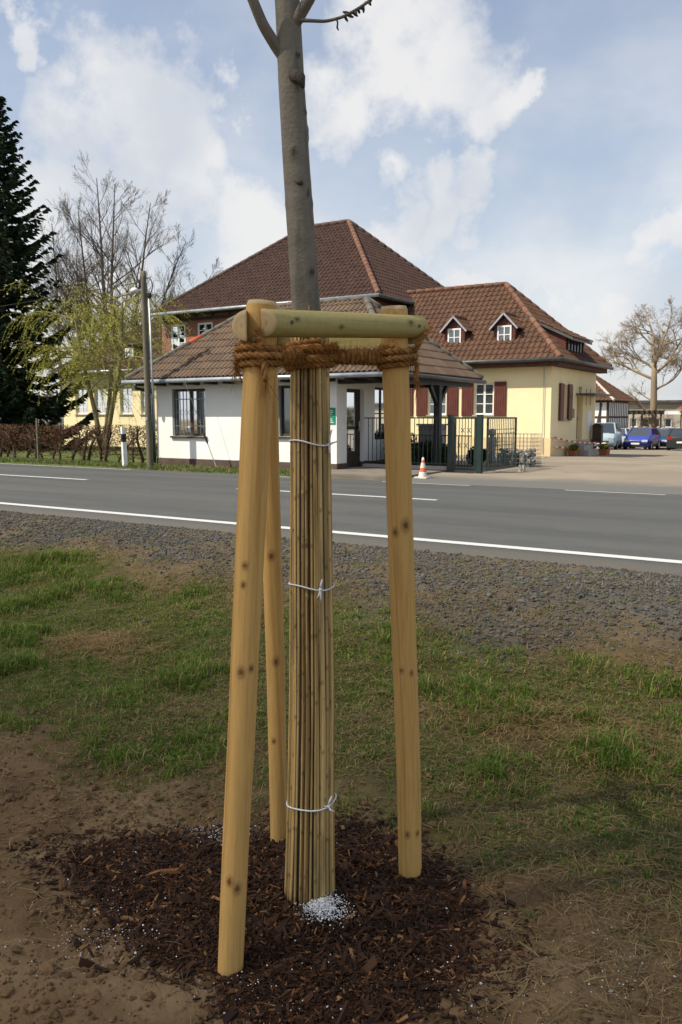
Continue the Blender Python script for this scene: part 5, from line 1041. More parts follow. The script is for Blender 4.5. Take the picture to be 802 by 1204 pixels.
g = MB(); g.box(x0, x1, y0, y1, zb + .48, zb + 1.16); g.build('case', M['dwood'], nb); g = MB(); g.add([(x0 - .03, y0 - .03, zb + 1.16), (x1 + .03, y0 - .03, zb + 1.16), (x1 + .03, y1 + .03, zb + 1.16), (x0 - .03, y1 + .03, zb + 1.16), (x0 + .08, y0, zb + 1.26), (x1 - .08, y0, zb + 1.26), (x1 - .08, y1, zb + 1.26), (x0 + .08, y1, zb + 1.26)], [(0, 1, 5, 4), (1, 2, 6, 5), (2, 3, 7, 6), (3, 0, 4, 7), (4, 5, 6, 7)]); g.build('lid', M['black'], nb)
for x in (x0 + .05, x1 - .05): g = MB(); g.box(x - .03, x + .03, y0 + .1, y0 + .16, zb - .1, zb + .48); g.build('leg', M['dwood'], nb)
# barrier tape round the corner
def tape(pts, lab):
    o = thing('barrier_tape', lab, 'barrier tape', pts[0]); k = 0
    for a, b in zip(pts[:-1], pts[1:]):
        a = np.array(a, float); b = np.array(b, float); L = np.linalg.norm(b - a); m = max(2, int(L / .28))
        for q in range(m):
            t0, t1 = q / m, (q + 1) / m; sag = lambda t: -.10 * 4 * t * (1 - t)
            g = MB(); p0 = a + (b - a) * t0 + (0, 0, sag(t0)); p1 = a + (b - a) * t1 + (0, 0, sag(t1)); g.bar(p0, p1, .006, .055); g.build('stripe', M['redwhite_r' if k % 2 else 'redwhite_w'], o); k += 1
tape([(-9.30, 28.9, .62), (-9.0, 33.95, .27)], 'red and white barrier tape strung from the house corner to the notice box')
tape([(-9.28, 29.3, .24), (-8.95, 33.95, .20)], 'lower red and white barrier tape sagging before the entrance steps')

# ------------------------------------------------------------------ cars
def car(lab, x, y, rz, paint_c, L=4.3, W=1.72, Ht=1.45, kind='hatch', name='parked_car'):
    z = float(yard_z(y)) ; o = thing(name, lab, 'car', (x, y, z), rz, 'cars parked in the yard'); pm = carpaint('car_paint', paint_c); hw = W / 2
    # stations along the length, front at -Y
    if kind == 'van': st_ = [(-.5, .35, .55, .80, .80), (-.47, .25, .62, .92, .93), (-.36, .22, .70, 1.0, 1.05), (-.26, .22, .75, 1.0, 1.10), (0, .22, .80, 1.0, 1.12), (.3, .22, .8, 1.0, 1.12), (.46, .25, .8, .98, 1.12), (.5, .32, .75, .92, 1.05)]
    elif kind == 'sedan': st_ = [(-.5, .38, .50, .74, .60), (-.475, .25, .58, .90, .70), (-.36, .20, .62, .99, .83), (-.22, .20, .66, 1.0, .93), (0, .20, .70, 1.0, .95), (.25, .20, .72, 1.0, .97), (.36, .22, .74, .99, .99), (.47, .28, .74, .92, .95), (.5, .36, .66, .80, .82)]
    else: st_ = [(-.5, .38, .50, .74, .62), (-.475, .25, .58, .90, .72), (-.36, .20, .62, .99, .86), (-.22, .20, .66, 1.0, .95), (0, .20, .70, 1.0, .97), (.25, .20, .74, 1.0, 1.0), (.42, .22, .78, .98, 1.02), (.485, .28, .78, .93, .96), (.5, .36, .70, .82, .80)]
    V = []; k = 12
    for t, zb, zm, wf, ztp in st_:
        w_ = hw * wf; ring = [(-w_ * .86, zb), (-w_ * .98, zb + .10), (-w_, zm * .8), (-w_ * .985, zm), (-w_ * .93, ztp - .05), (-w_ * .80, ztp), (-w_ * .3, ztp + .035)]
        ring = ring[:6] + [(-w_ * .35, ztp + .03)] ; ring = ring[:6] + [(-w_ * .35, ztp + .03), (w_ * .35, ztp + .03)] + [(-a, b) for a, b in ring[:6][::-1]]; k = len(ring)
        V += [(a, t * L, b) for a, b in ring]
    n = len(st_); F = [(i * k + j, i * k + (j + 1) % k, (i + 1) * k + (j + 1) % k, (i + 1) * k + j) for i in range(n - 1) for j in range(k)]
    mb = MB(); mb.add(V, F); mb.F.append(np.array([[0, j + 1, j] for j in range(1, k - 1)])); e_ = (n - 1) * k; mb.F.append(np.array([[e_, e_ + j, e_ + j + 1] for j in range(1, k - 1)])); mb.build('body', pm, o, True, True)
    bz = [s_[4] for s_ in st_]; ts = [s_[0] for s_ in st_]; belt = lambda t: float(np.interp(t, ts, bz))
    A, B_, C_, D_ = {'hatch': (-.27, -.09, .34, .46), 'sedan': (-.25, -.08, .20, .37), 'van': (-.37, -.22, .44, .49)}[kind]
    wb, wt = hw * .90, hw * .70; c8 = [(-wb, A, belt(A)), (wb, A, belt(A)), (wb, D_, belt(D_)), (-wb, D_, belt(D_)), (-wt, B_, Ht - .04), (wt, B_, Ht - .04), (wt, C_, Ht - .05), (-wt, C_, Ht - .05)]
    c8 = [(a, t * L, c) for a, t, c in c8]; mb = MB(); mb.add(c8, [(0, 1, 5, 4), (1, 2, 6, 5), (2, 3, 7, 6), (3, 0, 4, 7), (4, 5, 6, 7)]); cabn = mb.build('windows', M['cglass'], o, False, True)
    mb = MB()   # roof skin and pillars
    q = np.array(c8); up = np.array((0, 0, .03)); cen = (q[4] + q[6]) / 2
    xs = np.linspace(-1, 1, 7); ysr = np.linspace(0, 1, 6); V = []
    for t in ysr:
        for s_ in xs: V.append((wt * 1.03 * s_, (B_ + (C_ - B_) * t) * L, Ht - .045 + .05 * (1 - s_ ** 2 * .8) * (1 - (2 * t - 1) ** 4 * .6)))
    mb.add(V, [(i * 7 + j, i * 7 + j + 1, i * 7 + j + 8, i * 7 + j + 7) for i in range(5) for j in range(6)]); mb.build('roof', pm, o, True, True)
    for a, b in ((0, 4), (1, 5), (2, 6), (3, 7)): m = MB(); m.bar(q[a] + (0, 0, -.02), q[b] + (0, 0, .015), .075, .075); m.build('pillar', pm, o, False, True)
    for sg_ in (-1, 1):
        tm = .08; m = MB(); m.bar((sg_ * (wb + .003), tm * L, belt(tm) - .02), (sg_ * (wt + .012), (tm + .02) * L, Ht - .03), .09, .03, up=(1, 0, 0)); m.build('pillar', pm, o, False, True)
        m = MB(); m.bar((sg_ * (wt + .012), B_ * L, Ht - .035), (sg_ * (wt + .012), C_ * L, Ht - .045), .05, .05); m.build('roof_rail', pm, o, False, True)
        m = MB(); m.obox((sg_ * (hw + .06), (A + .035) * L, belt(A) + .07), (.09, 0, 0), (0, .05, 0), (0, 0, .06)); m.build('mirror', pm, o, False, True)
        for t in (-.31, .29):
            rr = .31; ww = MB(); th = np.arange(18) * 2 * math.pi / 18; V = []
            for r_, xo in ((rr - .11, .0), (rr - .02, .01), (rr, -.03), (rr, -.17), (rr - .05, -.19)): V += [(sg_ * (hw + .015 + xo), t * L + r_ * math.cos(a), .31 + r_ * math.sin(a)) for a in th]
            ww.add(V, [(i * 18 + j, i * 18 + (j + 1) % 18, (i + 1) * 18 + (j + 1) % 18, (i + 1) * 18 + j) for i in range(4) for j in range(18)]); wh = ww.build('wheel', M['rubber'], o, True, True)
            m = MB(); V = [(sg_ * (hw + .018), t * L, .31)] + [(sg_ * (hw + .012), t * L + .2 * math.cos(a), .31 + .2 * math.sin(a)) for a in th]; m.add(V, np.zeros((0, 3), int)); m.F.append(np.array([[0, 1 + j, 1 + (j + 1) % 18] for j in range(18)])); m.build('rim', M['chrome'], wh, False, True)
        zf = float(np.interp(-.47, ts, bz)); m = MB(); m.obox((sg_ * hw * .66, -.485 * L, zf - .09), (hw * .20, -sg_ * -.03, 0), (0, .05, 0), (0, .015, .07)); m.build('headlight', M['lamp'], o, False, True)
        zr = .85 if kind != 'van' else .95; m = MB(); m.obox((sg_ * hw * .76, .488 * L, zr - .02), (hw * .16, 0, 0), (0, .05, 0), (0, 0, .10)); m.build('taillight', M['taillight'], o, False, True)
    m = MB(); m.box(-.42, .42, -.503 * L, -.47 * L, .50, .60); m.build('grille', M['black'], o, False, True); m = MB(); m.box(-hw * .8, hw * .8, -.505 * L, -.46 * L, .22, .34); m.build('bumper_intake', M['black'], o, False, True)
    for t, zq in ((-.507, .40), (.507, .52)): m = MB(); m.box(-.26, .26, t * L - .008, t * L + .008, zq, zq + .11); m.build('plate', M['white'], o, False, True)
    m = MB(); m.box(-hw * .82, hw * .82, .47 * L, .503 * L, .24, .42); m.build('rear_bumper', M['black'], o, False, True)
car('bright blue hatchback facing the road, its headlights showing', -12.5, 58.2, R(1), (.035, .055, .33))
car('dark teal-blue car half hidden behind the bright blue hatchback', -12.2, 62.7, R(2), (.02, .05, .11), L=4.2)
car('silver-teal van standing behind the notice box by the house', -14.0, 54.6, R(8), (.33, .42, .45), L=4.1, W=1.7, Ht=1.72, kind='van', name='parked_van')
car('silver sedan facing the road between the van and the blue hatchback', -14.75, 60.6, R(6), (.42, .43, .44), L=4.4, kind='sedan')
car('white car seen from behind beyond the blue hatchback', -15.0, 69.0, R(190), (.72, .72, .72), L=4.3, kind='hatch')
car('pale silver sedan showing its tail in front of the pergola', -12.75, 69.3, R(186), (.60, .61, .62), L=4.4, kind='sedan')
car('dark green estate car at the yard side, red tail light showing', -9.75, 57.4, R(186), (.022, .030, .028), L=4.3)

# ------------------------------------------------------------------ far buildings, pergola
th_ = thing('timber_cottage', 'small half-timbered cottage with red tiled hip roof behind the manor', 'cottage', (-18, 64, -1))
cX, cY = -16.06, 63.1; zb = -1.0; ze = 2.5
g = MB(); g.box(-22.5, cX, cY, cY + 6.2, -1.4, ze); g.build('wall', M['plaster_w'], th_)
for z in (zb + .15, .1, 1.2, ze - .14):
    g = MB(); g.box(-22.5, cX + .03, cY - .03, cY - .002, z, z + .14); g.build('timber_beam', M['dwood'], th_); g = MB(); g.box(cX + .002, cX + .03, cY, cY + 6.2, z + .002, z + .142); g.build('timber_beam', M['dwood'], th_)
for x in np.arange(-22.4, cX, .95): g = MB(); g.box(x, x + .14, cY - .026, cY - .001, -1, ze - .15); g.build('timber_post', M['dwood'], th_)
for y in np.arange(cY + .1, cY + 6.2, .55): g = MB(); g.box(cX + .001, cX + .026, y, y + .14, -1, ze - .15); g.build('timber_post', M['dwood'], th_)
g = MB(); g.box(cX - .12, cX + .035, cY - .035, cY + .1, -1, ze); g.build('corner_post', M['dwood'], th_)
g = MB(); g.bar((cX - 1.0, cY - .02, -.6), (cX - .5, cY - .02, ze - .2), .13, .025, up=(0, 1, 0)); g.build('timber_brace', M['dwood'], th_)
a0, a1, a2, a3 = (-23.0, cY - .45, ze), (cX + .5, cY - .45, ze), (cX + .5, cY + 6.6, ze), (-23.0, cY + 6.6, ze); q0, q1 = (-23.0, cY + 3.1, ze + 2.6), (cX - 2.9, cY + 3.1, ze + 2.6); hs = ho; ho = th_
rc = core_and_tiles('roof', [(a0, a1, q1, q0), (a1, a2, q1, q1), (a2, a3, q0, q1)], [a0, a1, a2, a3], clay, .3, .4); ho = hs
merge(capline(None, a1, q1, .10, .45, lambda: np.array((.5, .42, .36))) + capline(None, a2, q1, .1, .45, ridc)).build('ridge_tiles', M['tile'], rc, smooth=True, kind='stuff')
lb = thing('long_hall', 'long low beige hall with rows of small windows behind the parked cars', 'building', (-10, 80, -1))
LF = Face((0, 79.5, 0), (1, 0, 0), (0, -1, 0)); wx = np.arange(-19.2, -14.5, 1.0); ops = [(x, x + .62, a, b) for x in wx for a, b in ((.35, 1.15), (-.55, .2))]
mb = MB(); wall_mb(mb, LF, -24, 25, -1.4, 2.55, .3, ops); mb.build('wall', mat('beige_render', (.44, .40, .32), .9, (.38, .345, .275), .6), lb)
for o_ in ops: window(lb, LF, *o_, 1, 1, M['white'], M['dglass'], .1, .09, .03)
g = MB(); g.box(-24.3, 25.3, 79.1, 92, 2.56, 2.78); g.build('roof', M['dzinc'], lb); g = MB(); g.box(-24, 25, 79.85, 91.8, -1.4, 2.5); g.build('rear_block', M['room'], lb)
pg = thing('pergola', 'dark timber pergola with a white painted end beam over the parking', 'pergola', (-13, 67, -1)); yy = 72.6; zb = float(yard_z(70))
g = MB(); g.box(-17.4, -13.9, yy, yy + .2, 1.50, 1.72); g.build('beam', M['dwood'], pg); g = MB(); g.box(-13.9, -12.4, yy - .01, yy + .21, 1.49, 1.76); g.build('end_beam', M['white'], pg)
for x in (-17.2, -16.4, -15.7, -14.2, -12.6): g = MB(); g.box(x - .07, x + .07, yy + .03, yy + .17, zb - .1, 1.5); g.build('post', M['dwood'], pg)
for x in np.arange(-17.3, -13.95, .42): g = MB(); g.box(x, x + .10, yy - .5, yy + 2.2, 1.72, 1.84); g.build('rafter', M['dwood'], pg)
bh = thing('brick_shed', 'small brick shed with red roof edge at the end of the pergola', 'shed', (-10, 68, -1)); g = MB(); g.box(-12.4, -8, 71.5, 75, -1.2, 1.9); g.build('wall', M['brick'], bh); g = MB(); g.add([(-12.8, 71.1, 1.9), (-7.6, 71.1, 1.9), (-7.6, 75.4, 1.9), (-12.8, 75.4, 1.9), (-11.2, 73, 3.0), (-9, 73, 3.0), (-9, 73.4, 3.0), (-11.2, 73.4, 3.0)], BOXF if False else [(0, 1, 5, 4), (1, 2, 6, 5), (2, 3, 7, 6), (3, 0, 4, 7), (4, 5, 6, 7), (0, 3, 2, 1)], (.21, .085, .045)); g.build('roof', M['tile'], bh)
bf = thing('garden_fence', 'pale grey metal picket fence beyond the hedge and spruce', 'fence', (-44, 33, 0)); A = (-60, 30.5); B_ = (-35.6, 31.5)
barpanel(bf, A, B_, .15, 1.55, 90, M['zinc'], .02, (), .06, 'picket')
gs = thing('garden_shed', 'grey flat-roofed garden building far behind the picket fence', 'shed', (-55, 45, 0)); g = MB(); g.box(-64, -47.5, 44, 48, -.5, 1.9); g.build('wall', mat('grey_cladding', (.33, .34, .36), .8, (.26, .27, .29), 2, stretch=(6, 6, .3)), gs); g = MB(); g.box(-64.3, -47.2, 43.7, 48.3, 1.9, 2.05); g.build('roof', M['dzinc'], gs)
for k, x in enumerate(np.arange(-63, -48.5, 1.8)): g = MB(); g.box(x, x + 1.2, 43.95, 43.99, .5, 1.6); g.build('window', M['dglass'], gs)

# ------------------------------------------------------------------ trees
def grow(mb, p, d, L, r, depth, prm, rs, col):
    """recursive branching; twigs get thinner and finer"""
    n = 6 if depth > 0 else 4; P = [np.array(p, float)]; d = np.array(d, float)
    for k in range(n - 1):
        d = d + rs.normal(0, prm['wig'], 3) + np.array((0, 0, prm['up'])) * (1 if depth > 0 else prm.get('tip', 1)); d /= np.linalg.norm(d); P.append(P[-1] + d * L / (n - 1))
    P = np.array(P); rad = np.linspace(r, r * (.5 if depth > 0 else .3), n); mb.tube(P, rad, 8 if r > .08 else (5 if r > .02 else 3), np.array(col) * rs.uniform(.85, 1.15), cap=False)
    if depth == 0: return
    kids = prm['kids'][depth - 1]
    for q in range(kids):
        t = rs.uniform(prm['t0'], 1.0) if q < kids - 1 else .97; i = min(int(t * (n - 1)), n - 2); f = t * (n - 1) - i; b = P[i] + (P[i + 1] - P[i]) * f; ax = P[i + 1] - P[i]; ax /= np.linalg.norm(ax)
        s_ = np.cross(ax, rs.normal(0, 1, 3)); s_ /= np.linalg.norm(s_) + 1e-9; an = rs.uniform(*prm['ang']) * (1 if q < kids - 1 else .4); nd = ax * math.cos(an) + s_ * math.sin(an)
        l2 = L * rs.uniform(*prm['len']) * (1.15 - .45 * t); r2 = max(rad[i] * rs.uniform(.5, .72), prm['rmin']); grow(mb, b, nd, l2, r2, depth - 1, prm, rs, col)
# bare limes behind the left wing
prm = dict(wig=.07, up=.05, kids=[5, 5, 5, 6], ang=(.3, .75), len=(.42, .68), t0=.2, rmin=.006)
def bare_tree(lab, base, stems, seed, col, prm=prm, depth=4):
    o = thing('bare_tree', lab, 'tree', base); rs = np.random.default_rng(seed)
    t = MB(); cr = MB()
    for (dx, dy, h, lean, r) in stems:
        q = np.linspace(0, 1, 9); b0 = np.array(base) + (dx, dy, -.3); P = b0 + np.stack([lean[0] * q ** 1.4, lean[1] * q ** 1.4, h * q], -1) + np.cumsum(rs.normal(0, .05, (9, 3)) * (1, 1, 0), axis=0); rad = r * (1 - .93 * q) + .008; t.tube(P, rad, 9, col)
        for k in range(20):
            f = .22 + .76 * (k + rs.random()) / 20; i_ = min(int(f * 8), 7); b = P[i_] + (P[i_ + 1] - P[i_]) * (f * 8 - i_); a = rs.uniform(0, 6.28); el = rs.uniform(.55, 1.0); d = np.array((math.cos(a) * math.cos(el), math.sin(a) * math.cos(el), math.sin(el)))
            grow(cr, b, d, h * .30 * (1.12 - f) * rs.uniform(.75, 1.25) + .5, max(np.interp(f, q, rad) * .5, .012), depth - 1, prm, rs, col)
    t.build('trunk', M['twig'], o, kind=None); cr.build('crown', M['twig'], o); return o
bare_tree('tall bare many-stemmed tree rising behind the left wing roof', (-38.6, 35.2, -.3), [(-.5, 0, 14.4, (-1.4, 0), .17), (0, .3, 15.8, (-.3, 0), .20), (.5, -.4, 15.2, (1.0, .2), .19), (.9, .2, 14.0, (2.4, .6), .18), (1.2, .4, 11.8, (4.2, .8), .16), (1.2, .6, 9.8, (5.6, 1.2), .13)], 41, (.125, .105, .085), depth=4)
bare_tree('slender bare tree close beside the dark spruce', (-41.3, 34.2, -.3), [(0, 0, 13.4, (-.3, 0), .15), (.7, .3, 12.6, (.4, .2), .13)], 77, (.125, .105, .088), depth=4)
prR = dict(wig=.13, up=.03, kids=[8, 6, 5, 5], ang=(.4, 1.0), len=(.52, .82), t0=.25, rmin=.009)
o = thing('bare_tree', 'big old bare tree with pale bark spreading over the parked cars', 'tree', (-15.0, 73.4, -1)); rs = np.random.default_rng(9); t = MB(); cr = MB(); col = (.25, .19, .125)
P = np.array([(-15.0, 73.4, -1.3), (-15.0, 73.4, .5), (-14.95, 73.4, 2.2), (-15.0, 73.4, 4.2), (-15.05, 73.4, 6.0)]); t.tube(P, [.42, .33, .28, .25, .2], 12, col); t.build('trunk', M['twig'], o, smooth=True)
for b, d, l, r_ in (((-15, 73.4, 4.4), (-1, -.2, .75), 3.6, .22), ((-15, 73.4, 5.2), (-.75, .4, .7), 3.0, .18), ((-15.05, 73.4, 6.0), (-.25, 0, 1), 3.2, .24), ((-15.05, 73.4, 5.8), (.35, .1, 1), 3.4, .22), ((-15, 73.4, 4.8), (.9, -.1, .7), 3.6, .20), ((-15, 73.4, 5.4), (.1, .9, .6), 3.0, .18), ((-15, 73.4, 5.4), (.0, -.9, .6), 3.0, .18), ((-15, 73.4, 2.6), (-.9, .1, .55), 1.8, .12), ((-15, 73.4, 3.4), (1, .1, .5), 2.8, .16), ((-15, 73.4, 1.3), (-.8, -.3, .55), 2.2, .2)):
    grow(cr, b, np.array(d) / np.linalg.norm(d), l, r_ * .6, 4 if l > 2.5 else 2, prR, rs, col)
cr.build('crown', M['twig'], o)
# willow with fresh shoots
wl = thing('willow_tree', 'small willow with yellow-green hanging shoots behind the brown hedge', 'tree', (-23.2, 20.9, 0)); rs = np.random.default_rng(4); t = MB(); br = MB(); lv = MB(); wc = (.20, .165, .09)
stems = [[(-23.25, 20.9, -.1), (-23.45, 20.9, 1.2), (-23.75, 20.85, 2.4), (-24.1, 20.8, 3.7), (-24.3, 20.8, 5.0)], [(-23.1, 20.9, -.1), (-22.8, 20.95, 1.3), (-22.35, 20.9, 2.5), (-22.0, 20.85, 3.8), (-21.9, 20.8, 5.2)], [(-23.2, 20.95, .0), (-23.15, 21.2, 1.6), (-23.1, 21.4, 3.2), (-23.0, 21.5, 5.6)]]
for S in stems: t.tube(dense(np.array(S), np.linspace(.11, .05, len(S)), 16)[0], np.linspace(.10, .045, 16), 8, wc)
t.build('trunk', M['twig'], wl, smooth=True)
ends = []
for S in stems:
    S = np.array(S)
    for k in range(15):
        f = rs.uniform(.42, 1.0) * (len(S) - 1); i = min(int(f), len(S) - 2); b = S[i] + (S[i + 1] - S[i]) * (f - i); a = rs.uniform(0, 6.28); l = rs.uniform(1.4, 3.0); d = np.array((math.cos(a), math.sin(a) * .8, rs.uniform(.35, 1.1))); d /= np.linalg.norm(d); P = [b]
        for q in range(7): d = d + np.array((0, 0, -.10)) + rs.normal(0, .08, 3); d /= np.linalg.norm(d); P.append(P[-1] + d * l / 7)
        P = np.array(P); br.tube(P, np.linspace(.03, .008, 8), 5, np.array((.21, .185, .085)), cap=False); ends.append(P)
br.build('branch', M['twig'], wl)
for P in ends:
    for k in range(22):
        f = rs.uniform(.15, 1.0) * (len(P) - 1); i = min(int(f), len(P) - 2); b = P[i] + (P[i + 1] - P[i]) * (f - i); d = (P[i + 1] - P[i]) / np.linalg.norm(P[i + 1] - P[i]) + rs.normal(0, .55, 3); d /= np.linalg.norm(d); l = rs.uniform(.7, 1.7); Q = [b]
        for q in range(7): d = d + np.array((0, 0, -.20)) + rs.normal(0, .05, 3); d /= np.linalg.norm(d); Q.append(Q[-1] + d * l / 7)
        Q = np.array(Q); lv.tube(Q, np.linspace(.007, .003, 8), 3, np.array((.27, .26, .05)) * rs.uniform(.8, 1.2), cap=False)
        m = int(l * 15); ff = rs.uniform(.1, 1, m) * 7; ii = np.minimum(ff.astype(int), 6); c = Q[ii] + (Q[ii + 1] - Q[ii]) * (ff - ii)[:, None]; a = rs.normal(0, 1, (m, 3)); a[:, 2] -= .5; a /= np.linalg.norm(a, axis=1)[:, None]; bb = np.cross(a, rs.normal(0, 1, (m, 3))); bb /= np.linalg.norm(bb, axis=1)[:, None]
        lv.add(np.stack([c, c + a * .03 + bb * .011, c + a * .065, c + a * .03 - bb * .011], 1).reshape(-1, 3), np.arange(4 * m).reshape(m, 4), np.repeat(np.array((.50, .48, .12)) * rs.uniform(.65, 1.25, (m, 1)), 4, axis=0))
lv.build('crown', M['leafy'], wl)
# spruce
sp_ = thing('spruce_tree', 'tall dark green spruce at the end of the hedge', 'tree', (-30.6, 22.3, 0)); rs = np.random.default_rng(8); bx, by, Htop = -30.6, 22.4, 14.3
t = MB(); t.tube([(bx, by, -.3), (bx, by, 7), (bx, by, Htop)], [.26, .15, .02], 10, (.10, .07, .05)); t.build('trunk', M['twig'], sp_, smooth=True)
br = MB(); nd_ = MB()
zz_ = .7
while zz_ < Htop - .2:
    fr2 = (zz_ - .7) / (Htop - .7); Rl = (3.5 * (1 - fr2) ** .8 + .2) * rs.uniform(.85, 1.1) ; k = int(7 + 3 * (1 - fr2)); a0_ = rs.uniform(0, 6.28)
    for q in range(k):
        a = a0_ + q * 6.283 / k + rs.normal(0, .15); l = Rl * rs.uniform(.72, 1.12); d = np.array((math.cos(a), math.sin(a), 0)); n = 9; tt = np.linspace(0, 1, n); slope = .45 * fr2 - .28 * (1 - fr2)
        P = np.array((bx, by, zz_)) + d[None] * (tt * l)[:, None] + np.array((0, 0, 1))[None] * (l * (slope * tt - .22 * np.sin(tt * math.pi) * (1 - fr2) + .16 * tt ** 3))[:, None]
        br.tube(P, np.linspace(.03, .006, n) * (1.2 - fr2), 4, (.075, .05, .035), cap=False)
        m = int(9 + 26 * l / 3.3 * 1.6 * (2.1 if zz_ < 6 else 1))
        for f in np.concatenate([rs.uniform(.12, 1, m), [1.0]]):
            i = min(int(f * (n - 1)), n - 2); b = P[i] + (P[i + 1] - P[i]) * (f * (n - 1) - i); sg_ = rs.choice((-1, 1)); sd = np.array((-d[1], d[0], 0)) * sg_; e_ = d * rs.uniform(.45, .9) + sd * rs.uniform(.25, .9) * (0 if f == 1 else 1) + np.array((0, 0, rs.uniform(-.55, .05))); e_ /= np.linalg.norm(e_); ll = (.30 + .34 * (1 - f)) * rs.uniform(.7, 1.25) * (.6 + .5 * (1 - fr2)); w_ = .055 * rs.uniform(.8, 1.3); u_ = np.cross(e_, (0, 0, 1)); u_ /= np.linalg.norm(u_) + 1e-9; v_ = np.cross(u_, e_)
            c = np.array((.030, .052, .026)) * rs.uniform(.55, 1.7)
            if rs.random() < .03: c = np.array((.085, .05, .025))
            for ax_ in (u_, v_, u_ * .7 + v_ * .7):
                s1 = rs.uniform(.75, 1.2); nd_.add([b - ax_ * w_ * .6, b + e_ * ll * .35 - ax_ * w_ * s1, b + e_ * ll, b + e_ * ll * .35 + ax_ * w_ * s1, b + ax_ * w_ * .6], [(0, 1, 3, 4)], c); nd_.F.append(np.array([[nd_.n - 4, nd_.n - 3, nd_.n - 2]]))
    zz_ += rs.uniform(.28, .46) * (1.05 - .35 * fr2)
br.build('branches', M['twig'], sp_); nd_.build('needles', M['needle'], sp_, kind='stuff')
# brown beech hedge
hg = thing('hedge', 'bare brown clipped hedge with old leaves along the road', 'hedge', (-25, 17.4, 0)); rs = np.random.default_rng(6)
tw = MB(); lf = MB()
for k, x in enumerate(np.arange(-44, -17.05, .44)):
    x = x + rs.normal(0, .07); y = 17.35 + rs.normal(0, .06); P = [np.array((x, y, -.15))]; d = np.array((0, 0, 1.))
    for q in range(5): d = d + rs.normal(0, .22, 3) * (1, .7, .3); d /= np.linalg.norm(d); P.append(P[-1] + d * .22)
    P = np.array(P); g = MB(); g.tube(P, np.linspace(.05, .022, 6) * rs.uniform(.7, 1.3), 7, np.array((.075, .055, .04)) * rs.uniform(.8, 1.2)); g.build('stem', M['twig'], hg, smooth=True)
    for b in P[1:]:
        for q in range(4):
            grow(tw, b, (rs.normal(0, .8), rs.normal(0, .5), rs.uniform(.1, .9)), rs.uniform(.35, .6), .012, 1, dict(wig=.2, up=.05, kids=[5], ang=(.4, 1.1), len=(.4, .8), t0=.2, rmin=.005), rs, (.10, .065, .045))
tw.V = [np.stack([v[:, 0], np.clip(v[:, 1], 17.0, 17.75), np.minimum(v[:, 2], 1.04 + .05 * np.sin(v[:, 0] * 3))], -1) for v in tw.V]; tw.build('twigs', M['twig'], hg, kind='stuff')
n = 26000; x = rs.uniform(-44.2, -16.95, n); z = .12 + .92 * rs.random(n) ** .62 + .05 * np.sin(x * 5) * .5; y = 17.37 + rs.normal(0, .17, n); keep = rs.random(n) < .25 + .9 * sstep(.38, .6, fbm(x * 2.2, z * 3, 55)); x, y, z = x[keep], y[keep], np.minimum(z[keep], 1.07); n = len(x); a = rs.normal(0, 1, (n, 3)); a /= np.linalg.norm(a, axis=1)[:, None]; b = np.cross(a, rs.normal(0, 1, (n, 3))); b /= np.linalg.norm(b, axis=1)[:, None]; P = np.stack([x, y, z], -1); s1 = rs.uniform(.018, .035, n)[:, None]
lf.add(np.stack([P - a * s1, P + b * s1 * .55, P + a * s1, P - b * s1 * .55], 1).reshape(-1, 3), np.arange(4 * n).reshape(n, 4), np.repeat(np.array((.17, .085, .042)) * rs.uniform(.45, 1.4, (n, 1)), 4, axis=0)); lf.build('old_leaves', M['leafy'], hg, kind='stuff')
shrub(-15.6, 74.6, .9, 1.6, 'brown-green bushes growing under the dark pergola', 2500, (.14, .11, .04)); 
g = MB(); g.bar((-21.9, 17.1, -.2), (-21.9, 17.1, 1.25), .05, .05); g.build('fence_stake', M['pole'], None, label='thin wooden stake standing in the brown hedge', cat='stake')
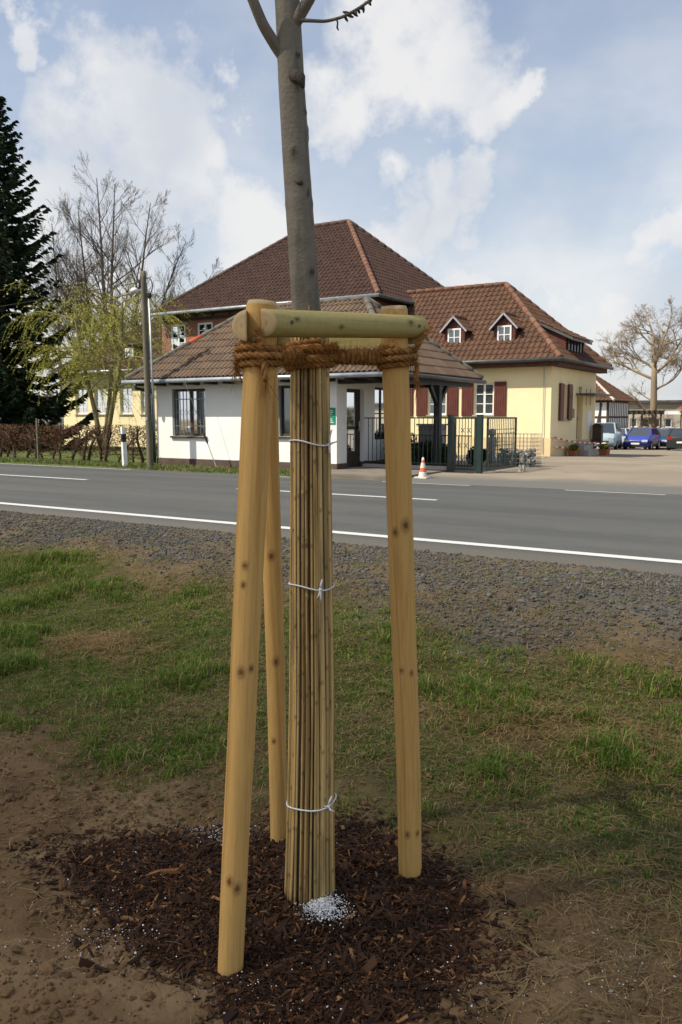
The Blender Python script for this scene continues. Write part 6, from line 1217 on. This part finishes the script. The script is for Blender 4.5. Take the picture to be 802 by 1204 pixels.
# distant tree belts closing the horizon beyond the yard and gardens
def belt(x0, x1, y0, h, lab, seed, c):
    rs = np.random.default_rng(seed); n = 9000; x = rs.uniform(x0, x1, n); hh = h * (.55 + .6 * fbm(x * .06, x * 0 + seed, seed)); z = hh * rs.random(n) ** .8 - 1; y = y0 + rs.normal(0, 4, n); P = np.stack([x, y, z], -1); a = rs.normal(0, .55, (n, 3)); b = rs.normal(0, .55, (n, 3)); m = MB(); m.add(np.stack([P - a, P + b, P + a, P - b], 1).reshape(-1, 3), np.arange(4 * n).reshape(n, 4), np.repeat(np.array(c) * rs.uniform(.6, 1.4, (n, 1)), 4, axis=0)); m.build('distant_trees', M['needle'], None, kind='stuff', label=lab, cat='trees')
belt(-260, -40, 150, 9.0, 'far belt of grey-brown trees beyond the gardens', 3, (.11, .10, .075)); belt(-60, 160, 190, 5.0, 'far belt of trees beyond the long hall', 5, (.11, .10, .075))

# ------------------------------------------------------------------ unseen blob added behind the camera to dim the sun on the verge
def shade_cloud_mat():
    m = bpy.data.materials.new('shade_cloud'); m.use_nodes = True; t = NT(m.node_tree)
    a = t.n('ShaderNodeBsdfTransparent'); b = t.n('ShaderNodeBsdfDiffuse', Color=c4((.9, .9, .9))); x = t.n('ShaderNodeMixShader', i0=.62, i1=a.outputs[0], i2=b.outputs[0]); t.n('ShaderNodeOutputMaterial', Surface=x.outputs[0]); return m
rs = np.random.default_rng(2); cc0 = np.array((-3.0, -34.8, -.4)) - np.array(ld) * 560.0; mb = MB()
n1, n2 = 64, 40; TH1, PH1 = np.meshgrid(np.linspace(0, 2 * math.pi, n1, endpoint=False), np.linspace(-math.pi / 2, math.pi / 2, n2)); 
k_ = 1 + .10 * (fbm(np.cos(TH1) * 3 + 5, np.sin(TH1) * 3 + PH1 * 2, 6) - .5) * np.cos(PH1); V = np.stack([cc0[0] + 75 * np.cos(PH1) * np.cos(TH1) * k_, cc0[1] + 40 * np.cos(PH1) * np.sin(TH1) * k_, cc0[2] + 11 * np.sin(PH1) * k_], -1)
i = np.arange(n2 - 1)[:, None] * n1; j = np.arange(n1)[None, :]; j2 = (j + 1) % n1; mb.add(V.reshape(-1, 3), np.stack([i + j, i + j2, i + n1 + j2, i + n1 + j], -1).reshape(-1, 4)); mb.build('shade_cloud', shade_cloud_mat(), None, smooth=True, kind='stuff', label='unseen translucent blob added before the sun to shade the verge', cat='shade_cloud')
